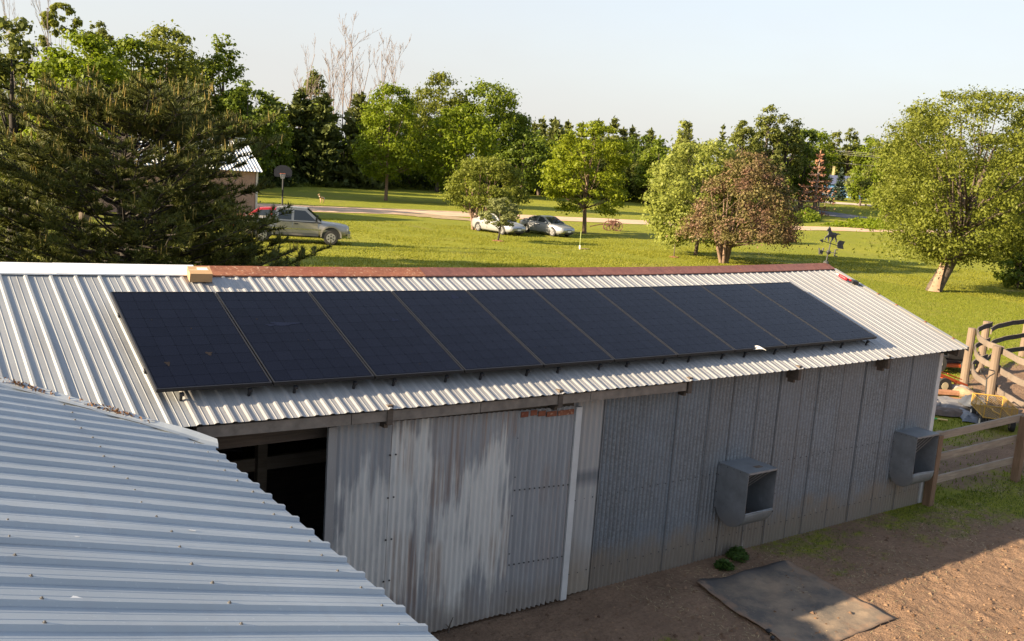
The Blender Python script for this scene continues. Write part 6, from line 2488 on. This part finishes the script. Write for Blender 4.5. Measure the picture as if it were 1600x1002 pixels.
def pickup(name, loc, rz, lab, paint, two=None, cad=True):
    o = thing(name, loc, lab, 'pickup', None, rz)
    W2 = .97
    st = [(-2.85, .62, .98, 1.16, .88), (-2.80, .52, 1.0, 1.22, .94), (-1.0, .50, 1.02, 1.24, W2), (.0, .48, 1.02, 1.22, W2), (1.2, .48, 1.02, 1.20, W2), (1.5, .48, 1.0, 1.17, W2), (2.3, .50, .97, 1.11, .95),
          (2.70, .52, .92, 1.05, .90), (2.86, .56, .85, .96, .82)]
    body_loft(st, paint, 'body', o, .86)
    pr = [(-1.15, 1.20, 0), (-1.02, 1.86, 1), (-.6, 1.92, 1), (.55, 1.90, 1), (1.38, 1.20, 0)]
    cabin(o, paint, pr, .92, .74)
    yf = lambda z: .92 + (.74 - .92) * min(1, max(0, (z - 1.20) / .70))
    side_panel(o, 'side_window', [(-.92, 1.28), (-.88, 1.76), (-.22, 1.80), (-.22, 1.27)], yf, .012, M_GLASS)
    side_panel(o, 'side_window', [(-.08, 1.26), (-.08, 1.80), (.50, 1.78), (1.10, 1.27)], yf, .012, M_GLASS)

    def cross(p, q, wp, wq, nm, sg):
        d = Vector((q[1] - p[1], 0, p[0] - q[0])).normalized() * sg
        e = d * .01
        MB().add([(p[0] + e.x, -wp, p[1] + e.z), (p[0] + e.x, wp, p[1] + e.z), (q[0] + e.x, wq, q[1] + e.z), (q[0] + e.x, -wq, q[1] + e.z)], [(0, 1, 2, 3)]).build(nm, M_GLASS, o)
    cross((1.34, 1.235), (.60, 1.86), .84, .70, 'windshield', 1)
    cross((-1.14, 1.28), (-1.03, 1.80), .80, .70, 'rear_window', -1)
    # doors, cladding, bed
    yb = lambda z: W2 - .004
    for poly in ([(-.98, .60), (-.98, 1.16), (-.17, 1.16), (-.17, .60)], [(-.13, .60), (-.13, 1.16), (1.18, 1.14), (1.24, .60)]):
        for d_ in side_panel(o, 'door', poly, yb, .004, paint):
            pass
    for sy in (-1, 1):
        MB().box((.05, sy * (W2 + .012), 1.08), (.20, .02, .06)).build('door_handle', M_TRIMB, o)
        MB().box((-.2, sy * (W2 - .008), .80), (3.1, .03, .07)).build('side_moulding', M_CHROME if two is None else M_WTRIM, o)
        MB().box((.1, sy * (W2 - .035), .52), (2.3, .07, .14)).build('rocker_panel', two or M_CLAD, o)
        MB().box((-2.0, sy * (W2 - .10), 1.255), (1.72, .12, .05)).build('bed_rail', paint, o)
        MB().box((1.12, sy * 1.08, 1.36), (.10, .17, .20)).build('mirror', M_TRIMB, o)
        MB().box((2.76, sy * .70, .86), (.12, .32, .16)).build('headlight', M_LAMP, o)
        MB().box((-2.85, sy * .82, .95), (.05, .14, .34)).build('tail_light', M_TAIL, o)
        for x in (1.92, -1.72):
            arch(o, x, sy * (W2 - .015), .50, 0)
            wheel(o, x, sy * (W2 - .10), .40, .25, 6)
            pts = [(x + q * math.cos(a), .48 + q * math.sin(a)) for q, rng_ in ((.50, np.linspace(-.1, math.pi + .1, 14)), (.58, np.linspace(math.pi + .1, -.1, 14))) for a in rng_]
            MB().prism(pts, lambda q: (q[0], sy * (W2 - .02), q[1]), lambda q: (q[0], sy * (W2 + .035), q[1])).build('fender_flare', two or paint, o)
    MB().box((-2.0, 0, 1.215), (1.55, 1.55, .02)).build('bed_floor', M_TRIMB, o)
    MB().box((2.88, 0, .58), (.16, 1.86, .20)).build('bumper', M_CHROME if two is None else M_TRIMB, o)
    MB().box((2.84, 0, .84), (.06, 1.0, .20)).build('grille', M_TRIMB, o)
    MB().box((-2.9, 0, .60), (.14, 1.8, .16)).build('rear_bumper', M_CHROME, o)
    MB().box((0, 0, .42), (4.9, 1.5, .14)).build('underbody', M_TRIMB, o)
    return o


hd = math.atan2(-.431, .902)
f_ = Vector((math.cos(hd), math.sin(hd), 0))
side = Vector((-f_.y, f_.x, 0))
c_ = Vector((20.0, 37.9, 0)) - f_ * 1.92 + side * .87
pickup('pickup_truck', c_, hd, 'pewter extended-cab pickup on the lawn beside the near pine', M_PEWTER)
rc_ = sedan('red_car', Vector((19.2, 43.6, 0)), hd + .02, 'red car mostly hidden behind the pewter pickup and the pine boughs', False, M_CARRED)
rc_.scale = (1.08, 1.08, 1.1)

vd = math.atan2(-.5, .87)
ch = hd - math.radians(56)
fv = Vector((math.cos(ch), math.sin(ch), 0))
sv = Vector((-fv.y, fv.x, 0))
# the front right wheels stand at known spots on the lawn
sedan('silver_coupe', Vector((41.35, 45.55, 0)) - fv * 1.38 + sv * .77, ch, 'silver coupe with open view of its dark wheels, right of the two parked cars', True)
sedan('silver_sedan', Vector((37.2, 46.0, 0)) - fv * 1.38 + sv * .77, ch - .05, 'silver sedan behind the small grey-green tree, left of the two parked cars')

# ------------------------------------------------------------------ rusty farm implement
ri = thing('farm_implement', (53.0, 52.3, 0), 'rusty old horse-drawn farm implement with iron wheels on the lawn', 'farm implement', None, -.5)
M_IRON = plain('rusty_iron', (.12, .055, .04), .9, 0, .3, 9)
for x, y in ((.5, -.5), (.5, .5), (-.35, -.4)):
    m = MB().torus((x, y, .42), (0, 1, 0), .40, .035, 20, 6)
    for k in range(8):
        a = k * math.pi / 4
        m.tube([(x, y, .42), (x + .4 * math.cos(a), y, .42 + .4 * math.sin(a))], .018, 4)
    m.cyl((x, y, .42), (0, 1, 0), .07, .14, 10)
    m.build('iron_wheel', M_IRON, ri)
MB().beam((-.9, -.1, .5), (.9, 0, .55), .08, .10).beam((.5, -.55, .42), (.5, .55, .42), .06, .06).beam((-.35, -.4, .42), (0, .3, .5), .06, .06).beam((.2, -.4, .55), (.2, .4, .75), .06, .06).build('frame', M_IRON, ri)
for k in range(5):
    MB().tube([(-.7 + k * .28, -.2, .55), (-.75 + k * .28, -.25, .25), (-.65 + k * .28, -.3, .05)], .03, 6).build('tine', M_IRON, ri)
MB().beam((-.9, -.1, .5), (-1.9, -.2, .25), .07, .07).build('drawbar', M_IRON, ri)
MB().tube([(.25, 0, .6), (.4, 0, .95)], .025, 6).box((.45, 0, .98), (.36, .38, .05)).build('seat', M_IRON, ri)
MB().tube([(-.1, .2, .55), (-.3, .2, 1.1)], .022, 6).build('lever', M_IRON, ri)
MB().tube([(.0, -.2, .55), (-.05, -.2, 1.0)], .022, 6).build('lever', M_IRON, ri)
MB().box((.2, .2, .72), (.5, .4, .28)).build('seed_box', M_IRON, ri)
